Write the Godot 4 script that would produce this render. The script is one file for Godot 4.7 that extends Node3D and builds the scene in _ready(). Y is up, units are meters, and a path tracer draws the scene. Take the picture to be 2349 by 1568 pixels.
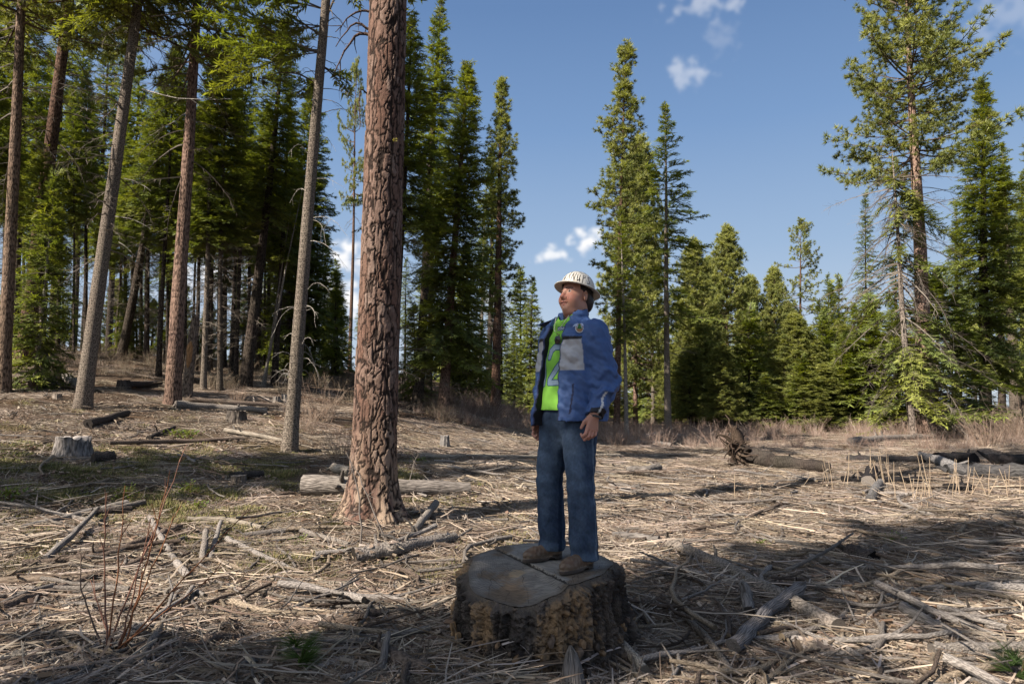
extends Node3D
# A clearing in a pine and fir forest; a person in a hard hat stands on a big stump among logging slash.
# Places are worked out once from sightings (across, down) in the photograph and a distance or the ground they stand on.

const SCALE := 1566.0       # focal length in the sightings' units
const MID_X := 1174.5
const MID_Y := 784.0
const EYE := 1.42
const PITCH := 0.0932
const SUN_UP := 0.698        # the sun stands 40 degrees high, to the left and a little behind the viewer
const SUN_ROUND := 0.6

var rng := RandomNumberGenerator.new()
var taken := {}
var bumps := FastNoiseLite.new()
var patches := FastNoiseLite.new()
var M := {}

class Shape:
	var v := PackedVector3Array()
	var n := PackedVector3Array()
	var uv := PackedVector2Array()
	var c := PackedColorArray()
	var i := PackedInt32Array()
	func tri(a: Vector3, b: Vector3, d: Vector3, col: Color) -> void:
		v.append(a); v.append(b); v.append(d)
		c.append(col); c.append(col); c.append(col)
	func join(o: Shape, t: Transform3D) -> void:   # for shapes without an index
		v.append_array(t * o.v)
		c.append_array(o.c)
	func mesh() -> ArrayMesh:
		var a := []
		a.resize(Mesh.ARRAY_MAX)
		a[Mesh.ARRAY_VERTEX] = v
		if n.size() == v.size(): a[Mesh.ARRAY_NORMAL] = n
		if uv.size() == v.size(): a[Mesh.ARRAY_TEX_UV] = uv
		if c.size() == v.size(): a[Mesh.ARRAY_COLOR] = c
		if i.size() > 0: a[Mesh.ARRAY_INDEX] = i
		var m := ArrayMesh.new()
		m.add_surface_from_arrays(Mesh.PRIMITIVE_TRIANGLES, a)
		return m

# ---------------------------------------------------------------- helpers
func rnd(a: float, b: float) -> float:
	return rng.randf_range(a, b)

func pick(a: Array):
	return a[rng.randi() % a.size()]

func soft(x: float) -> float:
	return x if x > 12.0 else log(1.0 + exp(x))

func hill(x: float, z: float) -> float:
	var p := soft((1.5 - x) / 1.5) * 1.5 * soft(-z - 6.0)
	return 0.0165 * p / (1.0 + 0.0025 * p)

func high(x: float, z: float) -> float:
	return hill(x, z) + 0.11 * exp(-((x + 1.64) * (x + 1.64) + (z + 7.95) * (z + 7.95)) / 0.45) + 0.07 * bumps.get_noise_2d(x, z) + 0.03 * bumps.get_noise_2d(x * 3.7 + 40.0, z * 3.7)

func sight(sx: float, sy: float) -> Vector3:
	return Basis(Vector3.RIGHT, PITCH) * Vector3((sx - MID_X) / SCALE, -(sy - MID_Y) / SCALE, -1.0)

func at(sx: float, sy: float, d: float) -> Vector3:
	var r := sight(sx, sy)
	return Vector3(0, EYE, 0) + r * (d / -r.z)

func ground_at(sx: float, sy: float) -> Vector3:   # where that line of sight meets the ground
	var r := sight(sx, sy)
	r /= -r.z
	var d := 2.0
	while d < 140.0:
		var p := Vector3(0, EYE, 0) + r * d
		var g := high(p.x, p.z)
		if p.y <= g:
			return Vector3(p.x, g, p.z)
		d += 0.02 + d * 0.004
	var q := Vector3(0, EYE, 0) + r * 60.0
	return Vector3(q.x, high(q.x, q.z), q.z)

func on_ground(sx: float, d: float) -> Vector3:
	var x := (sx - MID_X) / SCALE * d
	return Vector3(x, high(x, -d), -d)

func numbered(called: String) -> String:
	if not taken.has(called):
		taken[called] = 0
		return called
	taken[called] += 1
	return "%s_%03d" % [called, taken[called]]

func tag(o: Node3D, label := "", category := "", group := "", kind := "") -> Node3D:
	if label: o.set_meta("label", label)
	if category: o.set_meta("category", category)
	if group: o.set_meta("group", group)
	if kind: o.set_meta("kind", kind)
	return o

func thing(called: String, label: String, category: String, where := Vector3.ZERO, group := "") -> Node3D:
	var o := Node3D.new()
	o.name = numbered(called)
	o.position = where
	add_child(o)
	tag(o, label, category, group)
	return o

func part(called: String, m: Mesh, mat: Material, parent: Node) -> MeshInstance3D:
	var o := MeshInstance3D.new()
	o.name = called
	o.mesh = m
	o.material_override = mat
	if parent == self: o.name = numbered(called)
	parent.add_child(o, true)
	return o

func rand_unit() -> Vector3:
	var y := rnd(-1, 1)
	var a := rnd(0, TAU)
	var r := sqrt(1.0 - y * y)
	return Vector3(r * cos(a), y, r * sin(a))

func shade_of(c: Color, k: float) -> Color:
	return Color(c.r * k, c.g * k, c.b * k)

# a tapered tube through points; index, normals, UVs (u round, v metres along)
func tube(s: Shape, pts: PackedVector3Array, rad: PackedFloat32Array, sides: int, col: Color, rough := 0.0, capped := true, end_col := Color(-1, 0, 0)) -> void:
	var first := s.v.size()
	var up := Vector3.UP
	var along := 0.0
	for k in pts.size():
		var d := (pts[mini(k + 1, pts.size() - 1)] - pts[maxi(k - 1, 0)]).normalized()
		if absf(d.dot(up)) > 0.97: up = Vector3.RIGHT if absf(d.x) < 0.8 else Vector3.FORWARD
		var e := d.cross(up).normalized()
		var f := e.cross(d).normalized()
		up = f
		if k > 0: along += pts[k].distance_to(pts[k - 1])
		var shade := rnd(0.85, 1.15)
		for j in sides + 1:
			var a := TAU * j / sides
			var r := rad[k] * (1.0 + (rough * bumps.get_noise_3d(cos(a) * 60.0 + pts[0].x * 900.0, along * 160.0, sin(a) * 60.0) if rough > 0.0 else 0.0))
			var o := e * cos(a) + f * sin(a)
			s.v.append(pts[k] + o * r)
			s.n.append(o)
			s.uv.append(Vector2(float(j) / sides, along))
			s.c.append(shade_of(col, shade))
	var w := sides + 1
	for k in pts.size() - 1:
		for j in sides:
			var a := first + k * w + j
			s.i.append_array(PackedInt32Array([a, a + 1, a + w, a + 1, a + w + 1, a + w]))
	if capped:
		for k in [0, pts.size() - 1]:
			var d: Vector3 = (pts[1] - pts[0]).normalized() * -1.0 if k == 0 else (pts[k] - pts[k - 1]).normalized()
			var ec := end_col if end_col.r >= 0 else shade_of(col, 0.9)
			var m := s.v.size()
			s.v.append(pts[k]); s.n.append(d); s.uv.append(Vector2(0.5, 0)); s.c.append(ec)
			for j in w:
				s.v.append(s.v[first + k * w + j]); s.n.append(d); s.uv.append(Vector2(0.5 + 0.5 * cos(TAU * j / sides), 0.5 * sin(TAU * j / sides))); s.c.append(ec)
			for j in sides:
				s.i.append_array(PackedInt32Array([m, m + 2 + j, m + 1 + j] if k == 0 else [m, m + 1 + j, m + 2 + j]))

# a thin stick without an index (for foliage, litter and brush)
func stick(s: Shape, a: Vector3, b: Vector3, ra: float, rb: float, col: Color) -> void:
	var d := (b - a).normalized()
	var e := d.cross(Vector3.UP if absf(d.y) < 0.9 else Vector3.RIGHT).normalized()
	var f := e.cross(d)
	var pa := []
	var pb := []
	for j in 3:
		var g := TAU * j / 3.0
		var o := e * cos(g) + f * sin(g)
		pa.append(a + o * ra)
		pb.append(b + o * rb)
	for j in 3:
		var k := (j + 1) % 3
		s.tri(pa[j], pa[k], pb[j], col)
		s.tri(pa[k], pb[k], pb[j], col)

func smooth(a: float, b: float, x: float) -> float:
	return smoothstep(a, b, x)

func noise_tex(kind: int, freq: float, stops: Array, size := 512, as_normal := false, octaves := 4, sd := 1) -> NoiseTexture2D:
	var n := FastNoiseLite.new()
	n.seed = sd
	n.noise_type = kind
	n.frequency = freq
	n.fractal_octaves = octaves
	if kind == FastNoiseLite.TYPE_CELLULAR:
		n.cellular_return_type = FastNoiseLite.RETURN_DISTANCE2_SUB
		n.domain_warp_enabled = true
		n.domain_warp_amplitude = 12.0
		n.domain_warp_frequency = 0.03
	var t := NoiseTexture2D.new()
	t.width = size; t.height = size
	t.seamless = true
	t.noise = n
	t.as_normal_map = as_normal
	if stops.size() > 0:
		var g := Gradient.new()
		g.offsets = PackedFloat32Array(stops.map(func(s): return s[0]))
		g.colors = PackedColorArray(stops.map(func(s): return s[1]))
		t.color_ramp = g
	return t

func grey(v: float) -> Color:
	return Color(v, v, v)

func plain(rough := 0.9, spec := 0.3) -> StandardMaterial3D:
	var m := StandardMaterial3D.new()
	m.vertex_color_use_as_albedo = true
	m.roughness = rough
	m.metallic_specular = spec
	return m

func make_materials() -> void:
	var mottled := noise_tex(FastNoiseLite.TYPE_SIMPLEX_SMOOTH, 0.02, [[0.0, grey(0.35)], [0.4, grey(0.6)], [0.55, grey(0.95)], [1.0, grey(1.0)]], 512, false, 5, 3)
	var cracks := noise_tex(FastNoiseLite.TYPE_CELLULAR, 0.022, [], 512, false, 3, 5)
	var grain := noise_tex(FastNoiseLite.TYPE_SIMPLEX, 0.03, [], 512, false, 5, 9)
	var foliage := plain(0.6, 0.35)
	foliage.backlight_enabled = true
	foliage.backlight = Color(0.9, 0.9, 0.5)
	M.foliage = foliage
	M.litter = plain(0.85, 0.25)
	# bark of the standing trees
	var b := plain(0.92, 0.2)
	b.albedo_texture = mottled
	b.uv1_triplanar = true
	b.uv1_scale = Vector3(2.2, 0.6, 2.2)
	b.heightmap_enabled = true
	b.heightmap_texture = cracks
	b.heightmap_scale = 3.0
	M.bark = b
	var fb := plain(0.92, 0.2)
	fb.albedo_texture = mottled
	fb.uv1_triplanar = true
	fb.uv1_scale = Vector3(3.0, 2.0, 3.0)
	fb.heightmap_enabled = true
	fb.heightmap_texture = grain
	fb.heightmap_scale = 1.6
	M.fine_bark = fb
	var fp := plain(0.95, 0.15)
	fp.heightmap_enabled = true
	fp.heightmap_texture = grain
	fp.heightmap_scale = 1.0
	fp.uv1_triplanar = true
	fp.uv1_scale = Vector3(6, 4, 6)
	M.fine_bark_plain = fp
	# weathered wood, the grain runs along the tube (v)
	var w := plain(0.9, 0.25)
	w.albedo_texture = noise_tex(FastNoiseLite.TYPE_SIMPLEX, 0.03, [[0.0, grey(0.45)], [0.4, grey(0.8)], [0.65, grey(1.0)], [1.0, grey(0.9)]], 512, false, 5, 12)
	w.uv1_scale = Vector3(2.0, 0.35, 1)
	w.heightmap_enabled = true
	w.heightmap_texture = grain
	w.heightmap_scale = 1.2
	M.wood = w
	# scaly bark on fallen branches
	var s := plain(0.92, 0.2)
	s.albedo_texture = noise_tex(FastNoiseLite.TYPE_SIMPLEX, 0.025, [[0.0, grey(0.6)], [0.4, grey(0.8)], [0.6, grey(0.95)], [1.0, grey(1.0)]], 512, false, 5, 15)
	s.uv1_scale = Vector3(1.0, 2.0, 1)
	s.heightmap_enabled = true
	s.heightmap_texture = grain
	s.heightmap_scale = 0.8
	M.stick_bark = s
	var g := plain(0.97, 0.1)
	g.albedo_texture = noise_tex(FastNoiseLite.TYPE_SIMPLEX, 0.05, [[0.0, grey(0.45)], [0.4, grey(0.75)], [0.6, grey(0.95)], [1.0, grey(1.0)]], 1024, false, 6, 21)
	g.uv1_triplanar = true
	g.uv1_world_triplanar = true
	g.uv1_scale = Vector3(0.6, 0.6, 0.6)
	g.heightmap_enabled = true
	g.heightmap_texture = noise_tex(FastNoiseLite.TYPE_SIMPLEX, 0.08, [], 512, false, 5, 22)
	g.heightmap_scale = 3.0
	M.ground = g
	for k in ["litter", "ground", "wood", "stick_bark"]: M[k].albedo_color = Color(0.74, 0.735, 0.755).linear_to_srgb()
	for k in ["bark", "fine_bark", "fine_bark_plain"]: M[k].albedo_color = Color(0.85, 0.85, 0.86).linear_to_srgb()

# ---------------------------------------------------------------- trees
# A bough grows along +x from the stem. Fir boughs are flat feathery sprays, pine boughs carry tufts of long needles.
func fir_bough(length: float, droop: float, dead: float, base: Color, tips: Color) -> Shape:
	var s := Shape.new()
	var wood := Color(0.085, 0.07, 0.055)
	var spot := func(x: float) -> Vector3:
		var k := x / length
		return Vector3(x, -droop * length * k * k + 0.10 * length * k * k * k, 0.0)
	var steps := 5
	for k in steps:
		stick(s, spot.call(length * k / steps), spot.call(length * (k + 1) / steps), 0.016 * (1.0 - float(k) / steps) + 0.004, 0.016 * (1.0 - float(k + 1) / steps) + 0.003, wood)
	var x := 0.14 * length
	while x < length:
		var k := x / length
		for side in [-1.0, 1.0]:
			if rng.randf() < 0.2: continue
			var tl: float = minf(0.62, 0.46 * (length - x) + 0.10) * rnd(0.6, 1.15)
			var p: Vector3 = spot.call(x)
			var dir := Vector3(rnd(0.55, 0.95), rnd(-0.6, 0.35), side * rnd(0.4, 0.85)).normalized()
			if rng.randf() < dead:
				stick(s, p, p + dir * tl, 0.005, 0.002, Color(0.2, 0.17, 0.14))
				continue
			stick(s, p, p + dir * tl, 0.006, 0.003, wood)
			var y := 0.03
			while y < tl:
				for b in [-1.0, 1.0]:
					var q := p + dir * y
					var across := Vector3(-dir.z, 0, dir.x)
					var d2: Vector3 = (dir * 0.8 + across * b * rnd(0.35, 0.9) + Vector3(0, rnd(-0.4, 0.35), 0)).normalized()
					var w: Vector3 = d2.cross(Vector3(rnd(-0.5, 0.5), 1, rnd(-0.5, 0.5))).normalized() * rnd(0.016, 0.03)
					var l := rnd(0.10, 0.19)
					var col := base.lerp(tips, clampf(0.35 * k + 0.7 * y / tl * rng.randf() + 0.1, 0, 1))
					s.tri(q - w, q + w, q + d2 * l, shade_of(col, rnd(0.75, 1.2)))
				y += rnd(0.055, 0.09)
		x += rnd(0.05, 0.085)
	return s

func tuft(s: Shape, p: Vector3, dir: Vector3, count: int, length: float, base: Color, tips: Color) -> void:
	var c := base.lerp(tips, rng.randf())
	for k in count:
		var d := (dir * rnd(0.25, 1.0) + rand_unit() * 0.85 + Vector3(0, 0.15, 0)).normalized()
		var w := d.cross(rand_unit()).normalized() * 0.015
		s.tri(p - w, p + w, p + d * length * rnd(0.7, 1.15), shade_of(c, rnd(0.7, 1.25)))

func pine_bough(length: float, base: Color, tips: Color, bare: float, dense := 1.0) -> Shape:
	var s := Shape.new()
	var wood := Color(0.12, 0.085, 0.06)
	var bend := rnd(-0.35, 0.35)
	var sag := rnd(0.05, 0.3)
	var spot := func(x: float) -> Vector3:
		var k := x / length
		return Vector3(x, length * (-sag * k + (sag + 0.22) * k * k), bend * length * k * k)
	var steps := 6
	var r := 0.012 + 0.011 * length
	for k in steps:
		stick(s, spot.call(length * k / steps), spot.call(length * (k + 1) / steps), r * (1.0 - 0.85 * k / steps), r * (1.0 - 0.85 * (k + 1) / steps), wood)
	var x := length * bare
	while x < length:
		var p: Vector3 = spot.call(x)
		var tl: float = (0.22 + 0.3 * (length - x)) * rnd(0.5, 1.1)
		var dir := Vector3(rnd(0.3, 0.9), rnd(-0.25, 0.75), rnd(-1, 1)).normalized()
		var q := p + dir * tl
		stick(s, p, q, 0.009, 0.005, wood)
		tuft(s, q, (dir + Vector3(0, 0.4, 0)).normalized(), 32, 0.21, base, tips)
		if tl > 0.3:
			tuft(s, p + dir * tl * 0.6 + rand_unit() * 0.05, dir, 16, 0.17, base, tips)
		if rng.randf() < 0.7:
			var q2 := p + dir * tl * 0.5
			var d2 := (dir + rand_unit() * 0.9).normalized()
			stick(s, q2, q2 + d2 * 0.2, 0.006, 0.004, wood)
			tuft(s, q2 + d2 * 0.2, d2, 20, 0.18, base, tips)
		x += rnd(0.09, 0.16) / dense
	tuft(s, spot.call(length), Vector3(0.8, 0.5, 0), 26, 0.2, base, tips)
	return s

func bare_bough(length: float, droop: float, col: Color, twigs: int) -> Shape:
	var s := Shape.new()
	var bend := rnd(-0.2, 0.2)
	var p := Vector3.ZERO
	var steps := 6
	var spots := [p]
	for k in steps:
		var f := float(k + 1) / steps
		var q := Vector3(length * f, -droop * length * f * f + rnd(-0.02, 0.02), bend * length * f * f + rnd(-0.03, 0.03))
		var r := 0.018 * sqrt(length)
		stick(s, p, q, r * (1.05 - float(k) / steps), r * (1.05 - f) + 0.002, col)
		p = q
		spots.append(p)
	for k in twigs:
		var f := rnd(0.25, 1.0) * steps
		var a: Vector3 = spots[int(f) % steps]
		var b: Vector3 = spots[int(f) % steps + 1]
		var o := a.lerp(b, f - int(f))
		var d := Vector3(rnd(0.2, 0.9), rnd(-0.7, 0.2), rnd(-1, 1)).normalized()
		var l := rnd(0.12, 0.45) * minf(1.0, length)
		stick(s, o, o + d * l, 0.005, 0.002, col)
		if rng.randf() < 0.5:
			var d2 := (d + rand_unit() * 0.7 + Vector3(0, -0.3, 0)).normalized()
			stick(s, o + d * l * 0.5, o + d * l * 0.5 + d2 * l * 0.6, 0.004, 0.0015, col)
	return s

var fir_stock := []      # [length, droop class, shape]
var pine_stock := []
var bare_stock := []

func stock_up() -> void:
	var looks := [[Color(0.12, 0.15, 0.038), Color(0.235, 0.275, 0.06)], [Color(0.095, 0.13, 0.045), Color(0.21, 0.25, 0.065)], [Color(0.15, 0.17, 0.04), Color(0.27, 0.29, 0.065)]]
	for l in [0.35, 0.7, 1.2, 1.8, 2.6]:
		for k in 3:
			fir_stock.append([l, fir_bough(l, [0.12, 0.26, 0.42][k], 0.06, looks[k][0], looks[k][1])])
	var tones := [[Color(0.15, 0.165, 0.055), Color(0.30, 0.31, 0.09)], [Color(0.125, 0.15, 0.055), Color(0.26, 0.28, 0.085)]]
	for l in [0.4, 0.8, 1.3, 1.9, 2.7]:
		for k in 3:
			pine_stock.append([l, pine_bough(l, tones[k % 2][0], tones[k % 2][1], 0.3 if l > 1.0 else 0.1)])
	for l in [0.5, 1.0, 1.6, 2.4]:
		for k in 2:
			bare_stock.append([l, bare_bough(l, [0.15, 0.55][k], [Color(0.22, 0.19, 0.16), Color(0.14, 0.115, 0.095)][k], int(6 + 10 * l))])

func from_stock(stock: Array, l: float) -> Array:
	var best := []
	var gap := 99.0
	for e in stock:
		var g: float = absf(log(l / e[0]))
		if g < gap - 0.001:
			gap = g
			best = [e]
		elif g < gap + 0.001:
			best.append(e)
	return pick(best)

# profile: Callable(t) -> bough length, t 0 at the crown's foot and 1 at its tip
func crown(height: float, foot: float, profile: Callable, o := {}) -> ArrayMesh:
	var s := Shape.new()
	var pine: bool = o.get("pine", false)
	var gap: float = o.get("gap", 0.3)
	var per: int = o.get("per", 5)
	var y := foot
	var turn := rnd(0, TAU)
	while y < height - 0.15:
		var t := (y - foot) / (height - foot)
		var n := per + (rng.randi() % 3) - 1
		turn += rnd(0.5, 1.2)
		for k in n:
			if rng.randf() < o.get("holes", 0.18): continue
			var a := turn + TAU * k / n + rnd(-0.35, 0.35)
			var l: float = maxf(0.18, profile.call(t) * rnd(0.62, 1.12))
			var e := from_stock(pine_stock if pine else fir_stock, l)
			var lift: float
			if pine: lift = lerpf(-0.15, 0.75, t) + rnd(-0.25, 0.25)
			else: lift = lerpf(-0.32, 0.62, pow(t, 1.3)) + rnd(-0.14, 0.14)
			var b := Basis(Vector3.UP, a) * Basis(Vector3.BACK, lift) * Basis(Vector3.RIGHT, rnd(-0.3, 0.3))
			s.join(e[1], Transform3D(b.scaled_local(Vector3.ONE * (l / e[0])), Vector3(0, y + rnd(-0.1, 0.1), 0)))
		y += gap * rnd(0.75, 1.25) * lerpf(1.0, 0.6, t)
	for k in 6:   # the leader
		var e := from_stock(pine_stock if pine else fir_stock, 0.36)
		s.join(e[1], Transform3D(Basis(Vector3.UP, rnd(0, TAU)) * Basis(Vector3.BACK, rnd(0.8, 1.5)), Vector3(0, height - 0.1 - 0.12 * k, 0)))
	var d: float = o.get("dead_from", -1.0)
	if d >= 0.0:
		y = d
		while y < foot + 0.8:
			var l: float = o.get("dead_length", 1.2) * rnd(0.4, 1.15)
			var e := from_stock(bare_stock, l)
			var b := Basis(Vector3.UP, rnd(0, TAU)) * Basis(Vector3.BACK, rnd(-0.35, 0.25))
			s.join(e[1], Transform3D(b.scaled_local(Vector3.ONE * (l / e[0])), Vector3(0, y, 0)))
			y += o.get("dead_gap", 0.22) * rnd(0.4, 1.6)
	return s.mesh()

var crowns := {}
func grow_crowns() -> void:
	# name: [height it was grown at, mesh]
	var cone := func(w: float, p := 0.8): return func(t: float): return w * pow(1.0 - t, p) + 0.12
	crowns.fir_tall = [20.0, crown(20.0, 8.6, func(t): return 2.1 * pow(1.0 - t, 0.85) * (1.0 if t > 0.12 else 0.7) + 0.15, {"dead_from": 2.2, "dead_length": 1.5, "dead_gap": 0.16})]
	crowns.fir_slim = [18.0, crown(18.0, 7.6, cone.call(1.35, 0.7), {"holes": 0.2, "dead_from": 1.8, "dead_length": 1.1, "gap": 0.36})]
	crowns.fir_dense = [17.0, crown(17.0, 2.6, cone.call(2.3, 0.75), {"per": 6, "gap": 0.26, "holes": 0.05, "dead_from": 1.2, "dead_gap": 0.12})]
	crowns.fir_high = [21.0, crown(21.0, 10.0, cone.call(1.9, 0.7), {"holes": 0.15, "dead_from": 3.5, "dead_length": 1.3, "dead_gap": 0.2})]
	crowns.fir_open = [17.0, crown(17.0, 6.0, func(t): return 2.35 * pow(1.0 - t, 0.95) + 0.12, {"per": 4, "gap": 0.44, "holes": 0.2, "dead_from": 4.0, "dead_length": 1.0})]
	crowns.fir_young = [7.0, crown(7.0, 0.3, cone.call(1.45, 0.9), {"gap": 0.24, "holes": 0.05})]
	crowns.fir_bush = [4.0, crown(4.0, 0.1, cone.call(1.15, 0.85), {"gap": 0.2, "holes": 0.04, "per": 6})]
	crowns.pine_tall = [21.0, crown(21.0, 6.5, func(t): return (1.35 * pow(1.0 - t, 0.55) * (1.0 if t > 0.1 else 0.75) + 0.2) * (1.0 + 0.28 * sin(t * 21.0)), {"pine": true, "gap": 0.40, "per": 5, "holes": 0.26, "dead_from": 5.0, "dead_length": 0.9})]
	crowns.pine_young = [11.0, crown(11.0, 1.6, func(t): return 1.9 * pow(1.0 - t, 0.6) + 0.2, {"pine": true, "gap": 0.27, "per": 6, "holes": 0.1})]
	crowns.pine_lone = [15.0, crown(15.0, 8.0, func(t): return 1.7 * sin(PI * clampf(0.3 + 0.65 * t, 0, 1)) * (1.0 + 0.2 * sin(t * 17.0)) + 0.1, {"pine": true, "gap": 0.55, "per": 4, "holes": 0.25, "dead_from": 6.5, "dead_length": 0.8})]
	crowns.pine_big = [26.0, crown(26.0, 11.5, func(t): return 2.9 * sin(PI * clampf(0.34 + 0.58 * t, 0, 1)) * (1.0 + 0.22 * sin(t * 23.0)), {"pine": true, "gap": 0.36, "per": 6, "holes": 0.2, "dead_from": 7.5, "dead_length": 2.2, "dead_gap": 0.3})]
	crowns.pine_tower = [26.0, crown(26.0, 13.8, func(t): return 3.5 * sin(PI * clampf(0.36 + 0.5 * t, 0, 1)) * (1.0 + 0.25 * sin(t * 19.0)), {"pine": true, "gap": 0.44, "per": 6, "holes": 0.16, "dead_from": 7.0, "dead_length": 2.4, "dead_gap": 0.3})]

func trunk_mesh(h: float, r0: float, col: Color, bow := 0.0, flare := 0.35) -> ArrayMesh:
	var s := Shape.new()
	var pts := PackedVector3Array()
	var rad := PackedFloat32Array()
	var a := rnd(0, TAU)
	var steps := 18
	for k in steps + 1:
		var f := pow(float(k) / steps, 1.4)
		var b := bow * sin(f * PI) + 0.012 * h * sin(f * 5.0 + a) * f * (1.0 - f)
		pts.append(Vector3(b * cos(a), h * f - (0.15 if k == 0 else 0.0), b * sin(a)))
		rad.append(r0 * (pow(1.0 - f, 0.75) + 0.02) * (1.0 + flare * exp(-h * f / 0.35)))
	tube(s, pts, rad, 14, col, 0.12, false)
	return s.mesh()

# base and tip are sightings; w is the trunk's width in sighting units above the flare
func tree(called: String, label: String, category: String, group: String, base, tip: Vector2, w: float, look: String, bark: Color, fine := false, wide := 1.0) -> Node3D:
	var foot: Vector3 = base if base is Vector3 else ground_at(base.x, base.y)
	var top := at(tip.x, tip.y, -foot.z)
	var t := thing(called, label, category, foot, group)
	var axis := top - foot
	var h := axis.length()
	axis /= h
	t.basis = Basis(Quaternion(Vector3.UP, axis)) * Basis(Vector3.UP, rnd(0, TAU))
	part("trunk", trunk_mesh(h * 0.985, w * 0.5 * -foot.z / SCALE, bark, rnd(0.0, 0.06)), M.fine_bark if fine else M.bark, t)
	if look:
		var c := part("crown", crowns[look][1], M.foliage, t)
		var k: float = h / crowns[look][0]
		c.scale = Vector3(lerpf(1.0, k, 0.6) * wide, k, lerpf(1.0, k, 0.6) * wide)
	return t

# ---------------------------------------------------------------- sky
func lin(r: float, g: float, b: float) -> Color:
	return Color(r / 255.0, g / 255.0, b / 255.0).srgb_to_linear()

func make_sky() -> Sky:
	var w := 2048
	var h := 1024
	var px := PackedFloat32Array()
	px.resize(w * h * 3)
	var stops := [[-1.0, Color(0.13, 0.115, 0.09)], [-0.03, Color(0.22, 0.21, 0.19)], [0.0, lin(206, 222, 238)], [0.12, lin(183, 207, 236)], [0.22, lin(158, 189, 228)], [0.38, lin(124, 161, 212)], [0.52, lin(103, 139, 192)], [1.0, lin(74, 108, 164)]]
	for row in h:
		var sn := sin((0.5 - (row + 0.5) / h) * PI)
		var c: Color = stops[0][1]
		for k in stops.size() - 1:
			if sn >= stops[k][0]: c = stops[k][1].lerp(stops[k + 1][1], (sn - stops[k][0]) / (stops[k + 1][0] - stops[k][0]))
		c = shade_of(c, 0.35)
		var one := PackedFloat32Array([c.r * 1.04, c.g * 0.99, c.b * 0.93])
		var line := PackedFloat32Array()
		line.append_array(one)
		while line.size() < w * 3:
			line.append_array(line)
		for k in w * 3: px[row * w * 3 + k] = line[k]
	# small cumulus: [azimuth, elevation, half width, half height, strength] in degrees, those in view and others all round
	var clouds := []
	for s in [[795, 590, 50, 40, 1.0], [770, 700, 75, 85, 0.95], [470, 640, 110, 90, 0.9], [610, 690, 70, 60, 0.9], [1130, 700, 40, 40, 0.8], [1352, 556, 48, 33, 1.0], [1272, 588, 42, 24, 0.75], [1580, 172, 50, 38, 0.36], [1625, 12, 95, 36, 0.34], [1655, 95, 40, 44, 0.12], [2320, 30, 90, 70, 0.2]]:
		var d := sight(s[0], s[1])
		clouds.append([rad_to_deg(atan2(d.x, -d.z)), rad_to_deg(asin(d.normalized().y)), rad_to_deg(s[2] / SCALE), rad_to_deg(s[3] / SCALE), s[4]])
	for k in 60:
		var az := rnd(48, 312)
		var el := 3.0 + 26.0 * pow(rng.randf(), 1.6)
		clouds.append([az if az < 180 else az - 360.0, el, rnd(1.2, 5.0), rnd(0.8, 2.4), rnd(0.3, 1.0)])
	var n := FastNoiseLite.new()
	n.seed = 4
	n.frequency = 0.4
	n.fractal_octaves = 5
	n.noise_type = FastNoiseLite.TYPE_SIMPLEX_SMOOTH
	for q in clouds:
		var k0 := int((q[0] - q[2] * 2.0) / 360.0 * w)
		var k1 := int((q[0] + q[2] * 2.0) / 360.0 * w)
		var r0 := int((90.0 - q[1] - q[3] * 2.0) / 180.0 * h)
		var r1 := int((90.0 - q[1] + q[3] * 2.0) / 180.0 * h)
		for row in range(maxi(0, r0), mini(h, r1)):
			var el: float = 90.0 - (row + 0.5) * 180.0 / h
			for k in range(k0, k1):
				var az: float = (k + 0.5) * 360.0 / w
				var e := Vector2((az - q[0]) / q[2], (el - q[1]) / q[3])
				if e.y < 0: e.y *= 1.35
				var f := n.get_noise_2d(az * 1.4, el * 2.0)
				var a: float = smoothstep(0.15, 1.15, 1.2 - e.length() + f * 1.15) * q[4] * (1.15 if q[4] > 0.6 else 1.0)
				if a <= 0.0: continue
				var g: float = smoothstep(-0.9, 0.5, e.y + f * 0.8)
				var white := Color(0.25, 0.27, 0.31).lerp(Color(0.37, 0.37, 0.374), g)
				var o := (row * w + posmod(k, w)) * 3
				px[o] = lerpf(px[o], white.r, a)
				px[o + 1] = lerpf(px[o + 1], white.g, a)
				px[o + 2] = lerpf(px[o + 2], white.b, a)
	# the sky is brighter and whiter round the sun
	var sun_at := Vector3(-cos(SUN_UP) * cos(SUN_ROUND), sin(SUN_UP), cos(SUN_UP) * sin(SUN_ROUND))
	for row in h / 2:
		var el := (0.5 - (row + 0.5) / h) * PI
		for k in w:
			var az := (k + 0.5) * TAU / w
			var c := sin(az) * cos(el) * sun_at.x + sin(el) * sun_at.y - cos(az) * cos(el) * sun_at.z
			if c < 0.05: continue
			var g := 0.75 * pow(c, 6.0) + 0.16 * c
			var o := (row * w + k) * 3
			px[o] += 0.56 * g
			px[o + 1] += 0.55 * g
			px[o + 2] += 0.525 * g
	var im := Image.create_from_data(w, h, false, Image.FORMAT_RGBF, px.to_byte_array())
	var m := PanoramaSkyMaterial.new()
	m.panorama = ImageTexture.create_from_image(im)
	var sky := Sky.new()
	sky.sky_material = m
	return sky

# ---------------------------------------------------------------- ground
func spaced(k: int, n: int, reach: float, a: float) -> float:
	var u := 2.0 * k / n - 1.0
	return reach * sinh(a * u) / sinh(a)

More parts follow.
